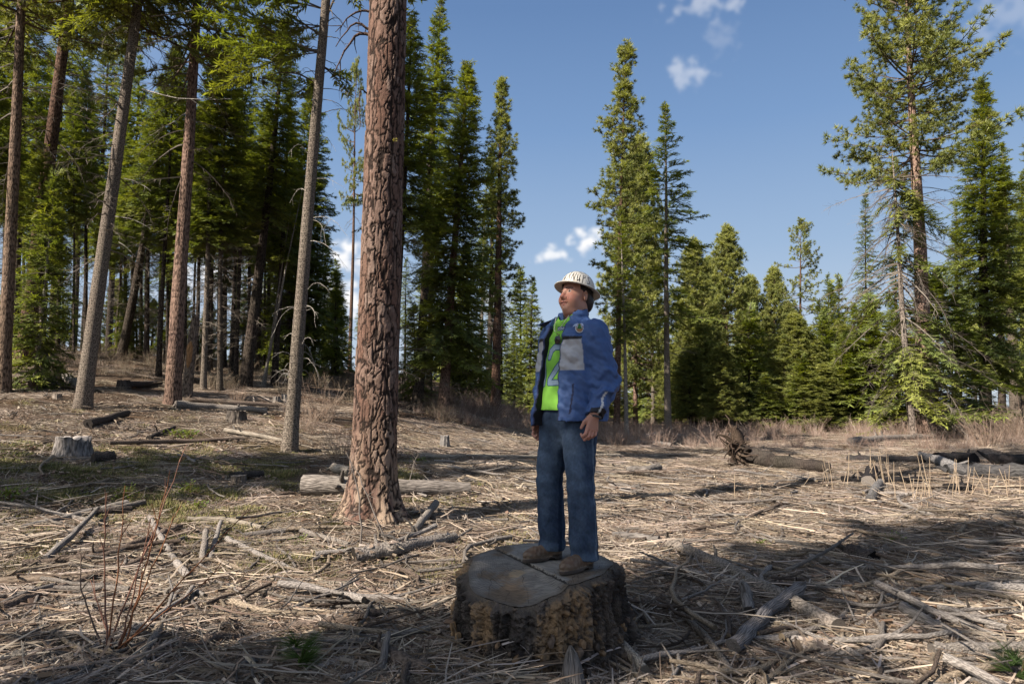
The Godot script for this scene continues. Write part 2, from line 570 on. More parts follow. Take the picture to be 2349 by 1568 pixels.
func ground() -> void:
	var s := Shape.new()
	var n := 330
	for j in n + 1:
		var z := spaced(j, n, 400.0, 6.6) - 6.0
		for k in n + 1:
			var x := spaced(k, n, 400.0, 6.6)
			s.v.append(Vector3(x, high(x, z), z))
			var e := 0.08
			s.n.append(Vector3(high(x - e, z) - high(x + e, z), 2 * e, high(x, z - e) - high(x, z + e)).normalized())
			var p := patches.get_noise_2d(x, z)
			var q := patches.get_noise_2d(x * 3.0 + 90.0, z * 3.0)
			var c := Color(0.19, 0.14, 0.10).lerp(Color(0.115, 0.085, 0.062), smoothstep(-0.3, 0.4, p))
			var grass: float = smoothstep(0.5, -3.0, x) * smoothstep(-5.0, -8.0, z) * smoothstep(-15.0, -10.5, z) * smoothstep(-0.15, 0.3, q + 0.1)
			c = c.lerp(Color(0.16, 0.155, 0.06), 0.8 * grass)
			c = c.lerp(Color(0.17, 0.10, 0.055), 0.5 * smoothstep(0.1, 0.5, q) * (1.0 - grass))
			s.c.append(c)
	var w := n + 1
	for j in n:
		for k in n:
			var a := j * w + k
			s.i.append_array(PackedInt32Array([a, a + 1, a + w, a + 1, a + w + 1, a + w]))
	tag(part("ground", s.mesh(), M.ground, self), "", "", "", "structure")

func many(called: String, m: Mesh, mat: Material, where: Array, tints: Array) -> void:
	var mm := MultiMesh.new()
	mm.transform_format = MultiMesh.TRANSFORM_3D
	mm.use_colors = true
	mm.mesh = m
	mm.instance_count = where.size()
	for k in where.size():
		mm.set_instance_transform(k, where[k])
		mm.set_instance_color(k, tints[k])
	var o := MultiMeshInstance3D.new()
	o.name = numbered(called)
	o.multimesh = mm
	o.material_override = mat
	add_child(o)
	tag(o, "", "", "", "stuff")

func tilt_to_ground(x: float, z: float, sink := 0.0) -> Transform3D:
	var e := 0.15
	var n := Vector3(high(x - e, z) - high(x + e, z), 2 * e, high(x, z - e) - high(x, z + e)).normalized()
	return Transform3D(Basis(Quaternion(Vector3.UP, n)) * Basis(Vector3.UP, rnd(0, TAU)), Vector3(x, high(x, z) - sink, z))

func litter_tile(size: float, sticks: int, needles: int, tones: Array, needle_tones: Array, thick: float) -> ArrayMesh:
	var s := Shape.new()
	for k in sticks:
		var p := Vector3(rnd(-size, size), rnd(0.0, 0.028), rnd(-size, size))
		var a := rnd(0, TAU)
		var l := rnd(0.10, 0.5) * (0.5 + size)
		var d := Vector3(cos(a), rnd(-0.06, 0.06), sin(a)).normalized()
		var r := thick * pow(rnd(0.3, 1.0), 2.0) + 0.0012
		var c := shade_of(pick(tones), rnd(0.7, 1.25))
		var q := p + d * l * 0.5
		var d2 := (d + rand_unit() * 0.3).normalized()
		d2.y *= 0.25
		var m := p + d * l * 0.25 + rand_unit() * Vector3(0.05, 0.01, 0.05) * l
		stick(s, p, m, r, r * 0.92, c)
		stick(s, m, q, r * 0.92, r * 0.85, c)
		stick(s, q, q + d2 * l * 0.5, r * 0.85, r * 0.5, c)
		if rng.randf() < 0.35:
			var d3 := (d + rand_unit() * 0.9).normalized() * Vector3(1, 0.4, 1)
			stick(s, q, q + d3 * l * 0.3, r * 0.6, r * 0.3, c)
	for k in needles:
		var p := Vector3(rnd(-size, size), rnd(0.0, 0.035), rnd(-size, size))
		var a := rnd(0, TAU)
		var d := Vector3(cos(a), rnd(-0.12, 0.14), sin(a)).normalized()
		var w := Vector3(-d.z, rnd(-0.5, 0.5), d.x).normalized() * rnd(0.0007, 0.0016)
		var l := rnd(0.08, 0.24)
		var c := shade_of(pick(needle_tones), rnd(0.6, 1.3))
		var bend := rand_unit() * Vector3(1, 0.5, 1) * l * 0.3
		var mid := p + d * l * 0.5 + bend
		s.tri(p - w, p + w, mid + w, c)
		s.tri(p - w, mid + w, mid - w, c)
		s.tri(mid - w, mid + w, p + d * l, c)
	return s.mesh()

func chip_tile(size: float, count: int, tones: Array) -> ArrayMesh:   # flakes of bark and wood chips
	var s := Shape.new()
	for k in count:
		var p := Vector3(rnd(-size, size), rnd(0.005, 0.04), rnd(-size, size))
		var b := Basis(Vector3.UP, rnd(0, TAU)) * Basis(Vector3.RIGHT, rnd(-0.6, 0.6)) * Basis(Vector3.BACK, rnd(-0.4, 0.4))
		var l := rnd(0.01, 0.04)
		var w := l * rnd(0.25, 0.6)
		var c := shade_of(pick(tones), rnd(0.7, 1.2))
		var q := [b * Vector3(-l, 0, -w), b * Vector3(l * rnd(0.6, 1), 0, -w * rnd(0.3, 1)), b * Vector3(l, 0.0, w * rnd(0.5, 1)), b * Vector3(-l * rnd(0.6, 1), 0, w)]
		var up: Vector3 = b.y * 0.006
		s.tri(p + q[0] + up, p + q[1] + up, p + q[2] + up, c)
		s.tri(p + q[0] + up, p + q[2] + up, p + q[3] + up, c)
		for j in 4:
			var e: Vector3 = q[j]
			var f: Vector3 = q[(j + 1) % 4]
			s.tri(p + e + up, p + e - up, p + f + up, shade_of(c, 0.9))
			s.tri(p + f + up, p + e - up, p + f - up, shade_of(c, 0.9))
	return s.mesh()

func grass_tuft(blades: int, height: float, spread: float, tones: Array) -> ArrayMesh:
	var s := Shape.new()
	for k in blades:
		var a := rnd(0, TAU)
		var p := Vector3(cos(a), 0, sin(a)) * spread * sqrt(rng.randf())
		var l := height * rnd(0.5, 1.2)
		var d := Vector3(cos(a) * rnd(0.1, 0.9), 1.0, sin(a) * rnd(0.1, 0.9)).normalized()
		var w := Vector3(-sin(a), 0, cos(a)) * rnd(0.0015, 0.0035)
		var c := shade_of(pick(tones), rnd(0.7, 1.25))
		var mid := p + d * l * 0.55
		var tip := p + d * l * 0.8 + Vector3(d.x, rnd(-0.3, 0.3), d.z) * l * 0.45
		s.tri(p - w, p + w, mid + w, c)
		s.tri(p - w, mid + w, mid - w, c)
		s.tri(mid - w, mid + w, tip, c)
	return s.mesh()

func brush_mesh(height: float, spread: float, stems: int, tones: Array, fine: int) -> ArrayMesh:
	var s := Shape.new()
	for k in stems:
		var a := rnd(0, TAU)
		var p := Vector3(cos(a), 0, sin(a)) * spread * 0.35 * rng.randf()
		var d := Vector3(cos(a) * rnd(0.0, 0.8), 1.0, sin(a) * rnd(0.0, 0.8)).normalized()
		var l := height * rnd(0.5, 1.05)
		var c := shade_of(pick(tones), rnd(0.7, 1.25))
		var q := p + d * l * 0.5
		var d2 := (d + rand_unit() * 0.35).normalized()
		stick(s, p - Vector3(0, 0.05, 0), q, 0.007, 0.005, c)
		stick(s, q, q + d2 * l * 0.5, 0.005, 0.002, c)
		for j in fine:
			var o := p + d * l * rnd(0.2, 0.5) if rng.randf() < 0.4 else q + d2 * l * 0.5 * rng.randf()
			var d3 := (d2 * 0.8 + rand_unit() * 0.9).normalized()
			var m := l * rnd(0.12, 0.35)
			stick(s, o, o + d3 * m, 0.003, 0.0012, c)
	return s.mesh()

# whether the middle of the clearing lies under (x, z): how thick the slash is there, 0 to 1
func slash_at(x: float, z: float) -> float:
	var d := -z
	var k := 1.0
	if x < -1.5: k = lerpf(1.0, 0.22, smoothstep(5.8, 7.6, d + 0.25 * (x + 1.5)))
	return k * (0.75 + 0.5 * patches.get_noise_2d(x * 1.3 + 200.0, z * 1.3))

func litter() -> void:
	var grey_sticks := [Color(0.30, 0.25, 0.20), Color(0.40, 0.345, 0.285), Color(0.24, 0.18, 0.13), Color(0.14, 0.105, 0.08), Color(0.47, 0.39, 0.30)]
	var straw := [Color(0.345, 0.265, 0.195), Color(0.27, 0.18, 0.12), Color(0.44, 0.38, 0.305), Color(0.19, 0.13, 0.09), Color(0.37, 0.335, 0.29), Color(0.28, 0.245, 0.21), Color(0.15, 0.115, 0.09), Color(0.11, 0.085, 0.066)]
	var near := []
	for k in 6: near.append(litter_tile(0.5, 120, 850, grey_sticks, straw, 0.006))
	var coarse := []
	for k in 4: coarse.append(litter_tile(0.8, 40, 60, grey_sticks, straw, 0.0095))
	var chips := []
	for k in 3: chips.append(chip_tile(0.5, 60, [Color(0.25, 0.18, 0.125), Color(0.17, 0.115, 0.08), Color(0.36, 0.30, 0.23), Color(0.12, 0.085, 0.065)]))
	var places := {}
	var tints := {}
	for m in near + coarse + chips:
		places[m] = []
		tints[m] = []
	var put := func(set_: Array, x: float, z: float, size: float) -> void:
		var m = pick(set_)
		var t := tilt_to_ground(x, z, 0.014)
		t.basis = t.basis.scaled_local(Vector3(size, size * rnd(0.5, 0.9), size))
		places[m].append(t)
		var b := rnd(0.8, 1.15)
		tints[m].append(Color(b, b * rnd(0.96, 1.02), b * rnd(0.9, 1.02)))
	for k in 6500:
		var d := 2.2 + 40.0 * pow(rng.randf(), 1.9)
		var half := 0.9 * d + 1.5
		var x := rnd(-half, half)
		var z := -d
		var f := slash_at(x, z)
		if Vector2(x - 0.16, z + 4.3).length() < 0.62: continue
		if rng.randf() < (0.1 if x < -1.5 and d > 7.0 else 0.25) + 0.75 * f:
			put.call(near, x, z, rnd(0.85, 1.2) * (1.0 if d < 14 else 1.4))
		if rng.randf() < f * 0.85: put.call(coarse, x, z, rnd(0.8, 1.2))
		if rng.randf() < 0.4: put.call(chips, x, z, rnd(0.8, 1.3))
	for m in near: many("needle_litter", m, M.litter, places[m], tints[m])
	for m in coarse: many("twig_litter", m, M.litter, places[m], tints[m])
	for m in chips: many("bark_litter", m, M.litter, places[m], tints[m])
	# thin grass on the slope, dry grass between the sticks
	var g := [grass_tuft(60, 0.055, 0.22, [Color(0.13, 0.145, 0.045), Color(0.19, 0.185, 0.07), Color(0.25, 0.22, 0.10)]), grass_tuft(50, 0.08, 0.2, [Color(0.30, 0.24, 0.13), Color(0.22, 0.18, 0.08), Color(0.15, 0.15, 0.05)])]
	for m in g:
		var w := []
		var c := []
		for k in 2300:
			var d := 5.5 + (6.5 if rng.randf() < 0.85 else 12.0) * rng.randf()
			var x := rnd(-0.85 * d, 0.1 * d)
			if patches.get_noise_2d(x * 3.0 + 90.0, -d * 3.0) < -0.02 or x > 0.2 - 0.3 * rng.randf() * (d - 5.0): continue
			w.append(tilt_to_ground(x, -d))
			c.append(Color.WHITE)
		many("grass", m, M.litter, w, c)
	# leafless undergrowth in front of and under the trees
	var reds := [Color(0.30, 0.205, 0.155), Color(0.34, 0.25, 0.195), Color(0.21, 0.15, 0.115), Color(0.38, 0.31, 0.25)]
	var b := []
	for k in 4: b.append(brush_mesh(rnd(0.7, 1.2), 1.0, 34, reds, 5))
	for m in b:
		var w := []
		var c := []
		for k in 300:
			var d := rnd(22.0, 44.0)
			var x := rnd(-0.22 * d, 0.85 * d)
			if x < 2.0 and d < 23.0: continue
			var t := tilt_to_ground(x, -d)
			t.basis = t.basis.scaled_local(Vector3.ONE * rnd(0.35, 1.0) * clampf(0.35 + 1.2 * (patches.get_noise_2d(x * 0.6, d * 0.6) + 0.35), 0.35, 1.2) * (0.7 if d < 27.0 else 1.0))
			w.append(t)
			var s := rnd(0.8, 1.15)
			c.append(Color(s, s, s))
		for k in 70:
			var d := rnd(21.0, 42.0)
			var x := rnd(-0.8 * d, -0.1 * d)
			if x > -9.0 and d < 23.0 and rng.randf() < 0.7: continue
			var t := tilt_to_ground(x, -d)
			t.basis = t.basis.scaled_local(Vector3.ONE * rnd(0.35, 0.7))
			w.append(t)
			c.append(Color(0.8, 0.85, 0.75))
		many("undergrowth", m, M.litter, w, c)

# ---------------------------------------------------------------- the standing trees
func limb(parent: Node3D, from: Vector3, to: Vector3, r: float, sag: float, twigs: int, col: Color, mat: Material) -> void:
	var s := Shape.new()
	var pts := PackedVector3Array()
	var rad := PackedFloat32Array()
	var side := (to - from).cross(Vector3.UP).normalized() * rnd(-0.08, 0.08) * (to - from).length()
	for k in 8:
		var f := k / 7.0
		pts.append(from.lerp(to, f) + Vector3(0, sag * sin(f * PI), 0) + side * sin(f * PI) + rand_unit() * 0.012)
		rad.append(lerpf(r, r * 0.25, f))
	tube(s, pts, rad, 6, col, 0.2, false)
	for k in twigs:
		var f := rnd(0.2, 0.98)
		var o := pts[int(f * 7.0)]
		var d := ((to - from).normalized() * rnd(0.1, 0.9) + rand_unit() * 0.9 + Vector3(0, -0.35, 0)).normalized()
		var l := rnd(0.15, 0.55) * minf(1.0, (to - from).length())
		var q := o + d * l * 0.5
		tube(s, PackedVector3Array([o, q, q + (d + rand_unit() * 0.4 + Vector3(0, -0.2, 0)).normalized() * l * 0.5]), PackedFloat32Array([r * 0.4, r * 0.28, r * 0.14]), 4, col, 0.0, false)
	part("dead_branch", s.mesh(), mat, parent)

# a dead branch between two sightings at the tree's distance, given in the tree's own axes
func limb_at(t: Node3D, a: Vector2, b: Vector2, r: float, sag: float, twigs: int, col: Color, towards := 0.0) -> void:
	var d := -t.position.z
	var inv := t.transform.affine_inverse()
	limb(t, inv * at(a.x, a.y, d), inv * at(b.x, b.y, d - towards), r, sag, twigs, col, M.fine_bark)

# words for a label: how high a tree stands among its kind, and what stands nearest it in view
func rank_of(y: float, a: float, b: float, c: float) -> String:
	return "very tall" if y < a else ("tall" if y < b else ("lower" if y < c else "small"))

func beside(x: float) -> String:
	var marks := [[-150, "past the edge trunk"], [30, "at the edge trunk"], [110, "at the sparse little fir"], [195, "at the leaning grey trunk"], [275, "at the dark leaning trunk"], [340, "short of the upright reddish pine"], [400, "at the upright reddish pine"], [430, "at the broken trunk"], [500, "at the pair of thin grey trunks"], [570, "at the tall lit fir"], [630, "at the thin black trunk"], [690, "at the twiggy grey trunk"], [760, "near the small pointed fir"], [810, "at the very thin tall pine"], [880, "behind the plated pine"], [960, "at the ragged tipped fir"], [1020, "at the reddish leaning trunk"], [1085, "in the gap of the middle group"], [1140, "at the straight dark pine trunk"], [1215, "at the pointed fir in the open"], [1290, "in the gap by the person"], [1340, "behind the person"], [1420, "at the tall narrow pine"], [1470, "at the thin reddish trunk"], [1535, "at the smooth grey trunk"], [1595, "at the round crowned young pine"], [1665, "at the blunt olive top"], [1722, "at the bright young pine"], [1778, "at the end of the lit row"], [1836, "below the lone distant pine"], [1890, "short of the half dead fir"], [1960, "beside the low fir with flat sprays"], [2050, "at the half dead fir"], [2120, "at the towering pine"], [2200, "between the towering pine and the dense fir"], [2265, "at the big dense fir"], [2330, "at the scarred fir"], [2420, "beyond the scarred fir"]]
	var best := "in the far wood"
	var gap := 1.0e9
	for m in marks:
		if absf(x - m[0]) < gap:
			gap = absf(x - m[0])
			best = m[1]
	return best

func forest() -> void:
	var red := Color(0.25, 0.165, 0.125)
	var dark_red := Color(0.17, 0.105, 0.075)
	var grey_bark := Color(0.235, 0.195, 0.155)
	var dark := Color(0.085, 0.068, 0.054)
	var pale := Color(0.36, 0.32, 0.27)
	var bone := Color(0.46, 0.42, 0.36)
	var front := "tall bare trunks at the near edge of the wood"
	var t := tree("pine_tree", "thick brown trunk cut off by the picture's edge, nearest the shaded wood", "tree", front, Vector2(5, 900), Vector2(92, -900), 28, "pine_big", Color(0.22, 0.155, 0.11))
	t = tree("pine_tree", "reddish trunk just behind the edge trunk, with a small fir growing before its foot", "tree", front, Vector2(52, 838), Vector2(262, -800), 34, "pine_big", dark_red)
	var a := tree("fir_tree", "leaning grey speckled trunk with a few white dead twigs, roots in a dark hollow", "tree", front, Vector2(188, 938), Vector2(432, -900), 33, "fir_high", grey_bark, true)
	for l in [[Vector2(262, 497), Vector2(348, 527), 0.012, 0.08], [Vector2(285, 410), Vector2(345, 437), 0.011, 0.06], [Vector2(272, 555), Vector2(310, 590), 0.010, 0.05], [Vector2(325, 205), Vector2(530, 225), 0.016, -0.15], [Vector2(330, 102), Vector2(450, 50), 0.02, -0.12], [Vector2(345, 38), Vector2(510, 5), 0.018, -0.06]]:
		limb_at(a, l[0], l[1], l[2], l[3], 3, bone)
	t = tree("pine_tree", "upright reddish pine trunk with flaky orange plates at its foot beside a log", "tree", front, Vector2(394, 932), Vector2(485, -760), 33, "pine_big", red)
	for l in [[Vector2(412, 530), Vector2(420, 500), 0.012, 0.0], [Vector2(440, 250), Vector2(425, 235), 0.014, 0.0]]:
		limb_at(t, l[0], l[1], l[2], l[3], 0, bone)
	a = tree("fir_tree", "grey trunk hung with many drooping pale dead twigs, next to the big plated pine", "tree", front, Vector2(664, 1036), Vector2(838, -1150), 31, "", grey_bark, true)
	for k in 34:
		var y := rnd(20.0, 900.0)
		var x := lerpf(664.0, 742.0, (1036.0 - y) / 1036.0)
		var s := 1.0 if rng.randf() < 0.62 else -1.0
		var l := rnd(28, 105) * (1.0 if y < 620.0 else 0.6)
		limb_at(a, Vector2(x + s * 8, y), Vector2(x + s * (8 + l), y + rnd(-5, 75)), rnd(0.006, 0.011), rnd(0.05, 0.22), 2 + rng.randi() % 3, bone if y > 300.0 else Color(0.24, 0.21, 0.18), rnd(-0.4, 0.5))
	for l in [[Vector2(735, 120), Vector2(560, 30), 0.03, -0.1], [Vector2(735, 80), Vector2(640, 20), 0.025, 0.0], [Vector2(738, 60), Vector2(800, -60), 0.03, 0.0], [Vector2(728, 190), Vector2(600, 180), 0.02, 0.15]]:
		limb_at(a, l[0], l[1], l[2], l[3], 8, Color(0.2, 0.165, 0.13))
	var ac := Shape.new()   # what is left of its green boughs, high up
	var inv := a.transform.affine_inverse()
	for l in [[735, 120, 2.2, PI, -0.05], [736, 60, 2.4, PI - 0.3, 0.1], [738, 20, 2.0, PI + 0.4, 0.05], [740, -30, 2.6, PI, 0.1], [738, 150, 0.7, 0.2, -0.4], [730, 185, 0.6, 2.6, -0.3], [741, -60, 2.0, 0.3, 0.1], [742, -120, 2.4, 2.4, 0.1], [744, -260, 2.2, 1.0, 0.1], [746, -330, 2.2, 4.0, 0.1], [748, -430, 2.0, 5.4, 0.2], [752, -520, 1.8, 3.2, 0.2], [756, -640, 1.6, 0.4, 0.2], [760, -760, 1.3, 2.2, 0.3], [770, -900, 1.0, 5.0, 0.4], [780, -1000, 0.8, 3.0, 0.5]]:
		for k in 2:
			var e := from_stock(fir_stock, l[2])
			var b := a.basis.inverse() * Basis(Vector3.UP, l[3] + 0.35 * k) * Basis(Vector3.BACK, l[4])
			ac.join(e[1], Transform3D(b.scaled_local(Vector3.ONE * (l[2] / e[0])), inv * at(l[0], l[1], -a.position.z)))
	part("crown", ac.mesh(), M.foliage, a)

	# behind them
	var inner := "trunks standing deeper in the shaded wood"
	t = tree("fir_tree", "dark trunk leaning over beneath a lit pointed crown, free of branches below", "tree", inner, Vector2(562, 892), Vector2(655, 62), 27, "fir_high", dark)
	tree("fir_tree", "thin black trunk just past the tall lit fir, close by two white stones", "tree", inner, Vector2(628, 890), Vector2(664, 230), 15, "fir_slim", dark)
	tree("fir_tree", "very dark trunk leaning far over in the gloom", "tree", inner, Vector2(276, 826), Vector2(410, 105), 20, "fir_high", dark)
	tree("fir_tree", "slender dark trunk between the speckled trunk and the reddish pine", "tree", inner, Vector2(363, 868), Vector2(402, 120), 12, "fir_slim", dark)
	var sn := thing("broken_trunk", "short broken dead trunk with an orange scar where bark fell off", "tree stump", ground_at(427, 912), "")
	sn.basis = Basis(Vector3.BACK, -0.04)
	var s := Shape.new()
	var d0: float = -sn.position.z
	tube(s, PackedVector3Array([Vector3(0, -0.1, 0), Vector3(0.01, 0.7, 0), Vector3(0.05, 1.6, 0), Vector3(0.06, 190.0 / SCALE * d0, 0)]), PackedFloat32Array([0.17, 0.13, 0.125, 0.09]), 12, Color(0.24, 0.19, 0.15), 0.3)
	part("trunk", s.mesh(), M.bark, sn)
	s = Shape.new()
	tube(s, PackedVector3Array([Vector3(0.0, 0.62, 0.06), Vector3(0.02, 1.0, 0.07), Vector3(0.035, 1.42, 0.07), Vector3(0.05, 1.7, 0.05)]), PackedFloat32Array([0.02, 0.085, 0.09, 0.02]), 10, Color(0.52, 0.30, 0.14), 0.3)
	part("scar", s.mesh(), M.wood, sn)
	tree("fir_tree", "pale thin trunk behind the broken trunk", "tree", inner, Vector2(466, 893), Vector2(490, 110), 13, "fir_slim", grey_bark, true)
	tree("fir_tree", "straight thin grey trunk, the farther of the pair beside the broken trunk", "tree", inner, Vector2(503, 895), Vector2(520, 90), 14, "fir_tall", Color(0.16, 0.13, 0.1), true)
	tree("fir_tree", "straight trunk under a green spray at head height above the gap", "tree", inner, Vector2(540, 880), Vector2(566, 130), 11, "fir_slim", dark)
	tree("fir_tree", "dense fir behind the twiggy grey trunk, its crown reaching towards the plated pine", "tree", inner, Vector2(684, 865), Vector2(716, 180), 16, "fir_dense", dark)
	tree("fir_tree", "smooth reddish thin trunk standing past the twiggy grey trunk", "tree", inner, Vector2(716, 865), Vector2(729, 520), 10, "fir_slim", dark_red, true)
	tree("fir_tree", "small pointed fir in the light near the thin pine", "tree", inner, Vector2(770, 862), Vector2(771, 625), 7, "fir_young", dark)
	tree("fir_tree", "thin sloping grey stem bowed under its own weight", "tree", inner, Vector2(602, 888), Vector2(700, 400), 7, "", pale, true)
	tree("fir_tree", "thin bent grey stem with white drooping twigs before the dark trunks", "tree", inner, Vector2(606, 885), Vector2(668, 470), 6, "", pale, true)
	tree("pine_tree", "very thin tall pine against the white cloud, with tufts only at the top", "tree", "", Vector2(802, 838), Vector2(818, 150), 9, "pine_lone", dark_red, false, 0.55)
	tree("fir_tree", "little fir with sparse green boughs on a pale dead looking stem", "tree", "", Vector2(78, 890), Vector2(128, 400), 9, "fir_young", pale, true, 0.9)
	tree("fir_tree", "green bushy fir at the foot of the reddish trunk near the edge", "tree", "", Vector2(100, 850), Vector2(95, 330), 16, "fir_slim", dark)
	# the mass of the wood
	var mass := "firs making up the dark wood on the slope"
	for q in [[-60, 830, 0, -120, 20, "fir_tall"], [30, 800, 70, -60, 18, "fir_tall"], [120, 790, 150, -30, 17, "fir_tall"], [168, 800, 195, 40, 15, "fir_high"], [215, 790, 250, 70, 16, "fir_tall"], [248, 800, 290, 60, 15, "fir_slim"], [300, 815, 320, 130, 12, "fir_tall"], [335, 830, 352, 210, 11, "fir_slim"], [420, 855, 432, 160, 13, "fir_tall"], [448, 850, 462, 250, 10, "fir_slim"], [480, 850, 502, 100, 12, "fir_tall"], [530, 860, 548, 190, 11, "fir_slim"], [590, 850, 606, 260, 12, "fir_tall"], [610, 845, 628, 320, 10, "fir_slim"], [660, 850, 676, 300, 12, "fir_tall"], [700, 850, 708, 420, 9, "fir_slim"], [740, 852, 748, 545, 7, "fir_young"], [10, 770, 20, 60, 13, "fir_tall"], [90, 770, 110, 120, 12, "fir_slim"], [190, 775, 208, 250, 10, "fir_tall"], [275, 790, 282, 330, 9, "fir_slim"], [385, 820, 392, 370, 9, "fir_slim"], [515, 840, 522, 420, 8, "fir_slim"], [570, 840, 576, 480, 8, "fir_young"], [640, 842, 648, 500, 7, "fir_young"], [-150, 800, -120, -200, 22, "fir_dense"], [-220, 850, -160, -300, 24, "fir_tall"]]:
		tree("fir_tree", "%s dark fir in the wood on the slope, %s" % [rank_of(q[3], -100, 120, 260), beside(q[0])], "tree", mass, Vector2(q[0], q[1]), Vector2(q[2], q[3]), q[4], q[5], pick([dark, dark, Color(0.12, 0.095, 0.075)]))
	for k in 22:   # slender trunks between the others
		var x := 12.0 + 31.0 * k + rnd(-10, 10)
		var y := rnd(120, 420)
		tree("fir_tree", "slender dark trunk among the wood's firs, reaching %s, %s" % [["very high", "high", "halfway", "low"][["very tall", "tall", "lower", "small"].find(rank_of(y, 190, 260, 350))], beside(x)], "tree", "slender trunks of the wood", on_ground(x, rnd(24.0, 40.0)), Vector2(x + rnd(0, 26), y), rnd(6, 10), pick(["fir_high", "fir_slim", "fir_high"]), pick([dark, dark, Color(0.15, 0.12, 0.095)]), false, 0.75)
	for k in 15:   # low young firs in the gaps under the wood
		var x := rnd(-40, 800)
		var d := rnd(30.0, 52.0)
		var g := on_ground(x, d)
		var y := rnd(560, 760)
		tree("young_fir", "%s young fir low under the wood, %s" % [rank_of(y, 600, 660, 710), beside(x)], "tree", "young firs under the wood", g, Vector2(x + rnd(-4, 4), y), 6, pick(["fir_young", "fir_bush", "fir_young", "fir_slim"]), dark)

	# the group in the middle
	var mid := "tall trees of the middle group"
	tree("fir_tree", "tall fir half hidden behind the plated pine, its boughs showing on both sides of it", "tree", mid, Vector2(900, 950), Vector2(945, 40), 22, "fir_tall", dark, false, 1.05)
	tree("fir_tree", "tallest fir of the middle group with a narrow ragged tip", "tree", mid, Vector2(958, 930), Vector2(1012, 2), 24, "fir_tall", dark, false, 0.95)
	tree("fir_tree", "full rounded fir with a reddish leaning trunk lit by the sun", "tree", mid, Vector2(1016, 952), Vector2(1074, 142), 25, "fir_dense", red)
	tree("pine_tree", "pine with a slim lit tip and a straight dark trunk, outermost of the middle group", "tree", mid, Vector2(1136, 958), Vector2(1152, 190), 23, "pine_tall", dark_red)
	tree("fir_tree", "fir growing against the straight dark pine trunk, drooping sprays", "tree", mid, Vector2(1120, 920), Vector2(1130, 330), 15, "fir_tall", dark)
	tree("fir_tree", "thin fir in the gap beside the reddish leaning trunk", "tree", mid, Vector2(985, 925), Vector2(990, 300), 13, "fir_slim", dark)
	tree("fir_tree", "pale thin trunk seen in the gap between two middle trunks", "tree", mid, Vector2(1098, 880), Vector2(1116, 420), 10, "", pale, true)
	tree("fir_tree", "bushy light fir at the foot of the middle group", "tree", mid, Vector2(1075, 935), Vector2(1072, 560), 10, "fir_young", dark, false, 1.1)
	tree("fir_tree", "pointed fir in the open just past the middle group", "tree", "", Vector2(1212, 945), Vector2(1222, 648), 8, "fir_young", dark, false, 1.1)

	# beyond the person and to the tall pine
	var far := "trees round the far side of the clearing"
	tree("pine_tree", "tall narrow pine behind the person's shoulder, the highest tree past the gap", "tree", far, Vector2(1414, 995), Vector2(1434, 112), 15, "pine_tall", dark_red, false, 1.15)
	tree("fir_tree", "open fir with a smooth grey trunk and wide upturned boughs", "tree", far, Vector2(1533, 992), Vector2(1527, 248), 16, "fir_open", Color(0.30, 0.25, 0.2), true, 1.35)
	tree("pine_tree", "thin reddish pine trunk standing between the narrow pine and the smooth grey trunk", "tree", far, Vector2(1458, 978), Vector2(1466, 330), 11, "pine_young", red)
	tree("fir_tree", "thin whitish trunk close to the person's sleeve", "tree", far, Vector2(1438, 1005), Vector2(1424, 480), 10, "fir_slim", pale, true, 0.8)
	tree("fir_tree", "slender grey trunk among low green boughs near the smooth grey trunk", "tree", far, Vector2(1498, 972), Vector2(1494, 500), 9, "fir_slim", Color(0.2, 0.17, 0.13), true)
	tree("pine_tree", "young pine with a bare reddish trunk below and a round green crown", "tree", far, Vector2(1594, 985), Vector2(1592, 560), 11, "pine_young", red)
	tree("pine_tree", "broad young pine with a blunt olive top", "tree", far, Vector2(1668, 965), Vector2(1668, 530), 10, "pine_young", dark_red, false, 1.2)
	tree("pine_tree", "bright young pine, second step down from the blunt olive top", "tree", far, Vector2(1722, 962), Vector2(1722, 640), 9, "pine_young", dark_red, false, 1.15)
	tree("pine_tree", "bright young pine at the end of the lit row before the gap of sky", "tree", far, Vector2(1778, 962), Vector2(1776, 622), 9, "pine_young", dark_red, false, 1.1)
	tree("pine_tree", "lone distant pine with a small crown standing clear against the sky", "tree", far, Vector2(1834, 945), Vector2(1838, 512), 9, "pine_lone", dark_red)
	tree("young_fir", "small bright green fir in front of the dark far pines", "tree", far, Vector2(1655, 985), Vector2(1654, 870), 5, "fir_bush", dark)
	for q in [[1250, 930, 800, "fir_young"], [1285, 940, 770, "fir_young"], [1330, 945, 790, "fir_young"], [1385, 950, 700, "fir_young"], [1470, 955, 610, "fir_young"], [1560, 960, 690, "fir_young"], [1625, 960, 600, "pine_young"], [1700, 955, 700, "fir_young"], [1752, 960, 740, "fir_young"], [1800, 965, 760, "fir_young"], [1812, 960, 700, "pine_young"], [1850, 965, 740, "fir_young"], [1880, 970, 690, "fir_young"], [1905, 975, 650, "fir_young"], [1930, 970, 640, "fir_young"], [1958, 975, 700, "fir_young"], [1990, 965, 440, "fir_slim"], [1605, 972, 760, "fir_young"], [1690, 975, 790, "fir_young"], [1740, 978, 830, "fir_bush"], [1510, 965, 720, "fir_young"], [1420, 958, 760, "fir_young"], [1180, 935, 760, "fir_young"], [1150, 930, 720, "fir_young"], [1100, 930, 740, "fir_young"], [1040, 925, 700, "fir_young"], [950, 925, 700, "fir_young"], [1240, 915, 740, "fir_young"], [1860, 985, 800, "fir_young"], [1915, 990, 800, "fir_bush"], [1780, 985, 850, "fir_bush"]]:
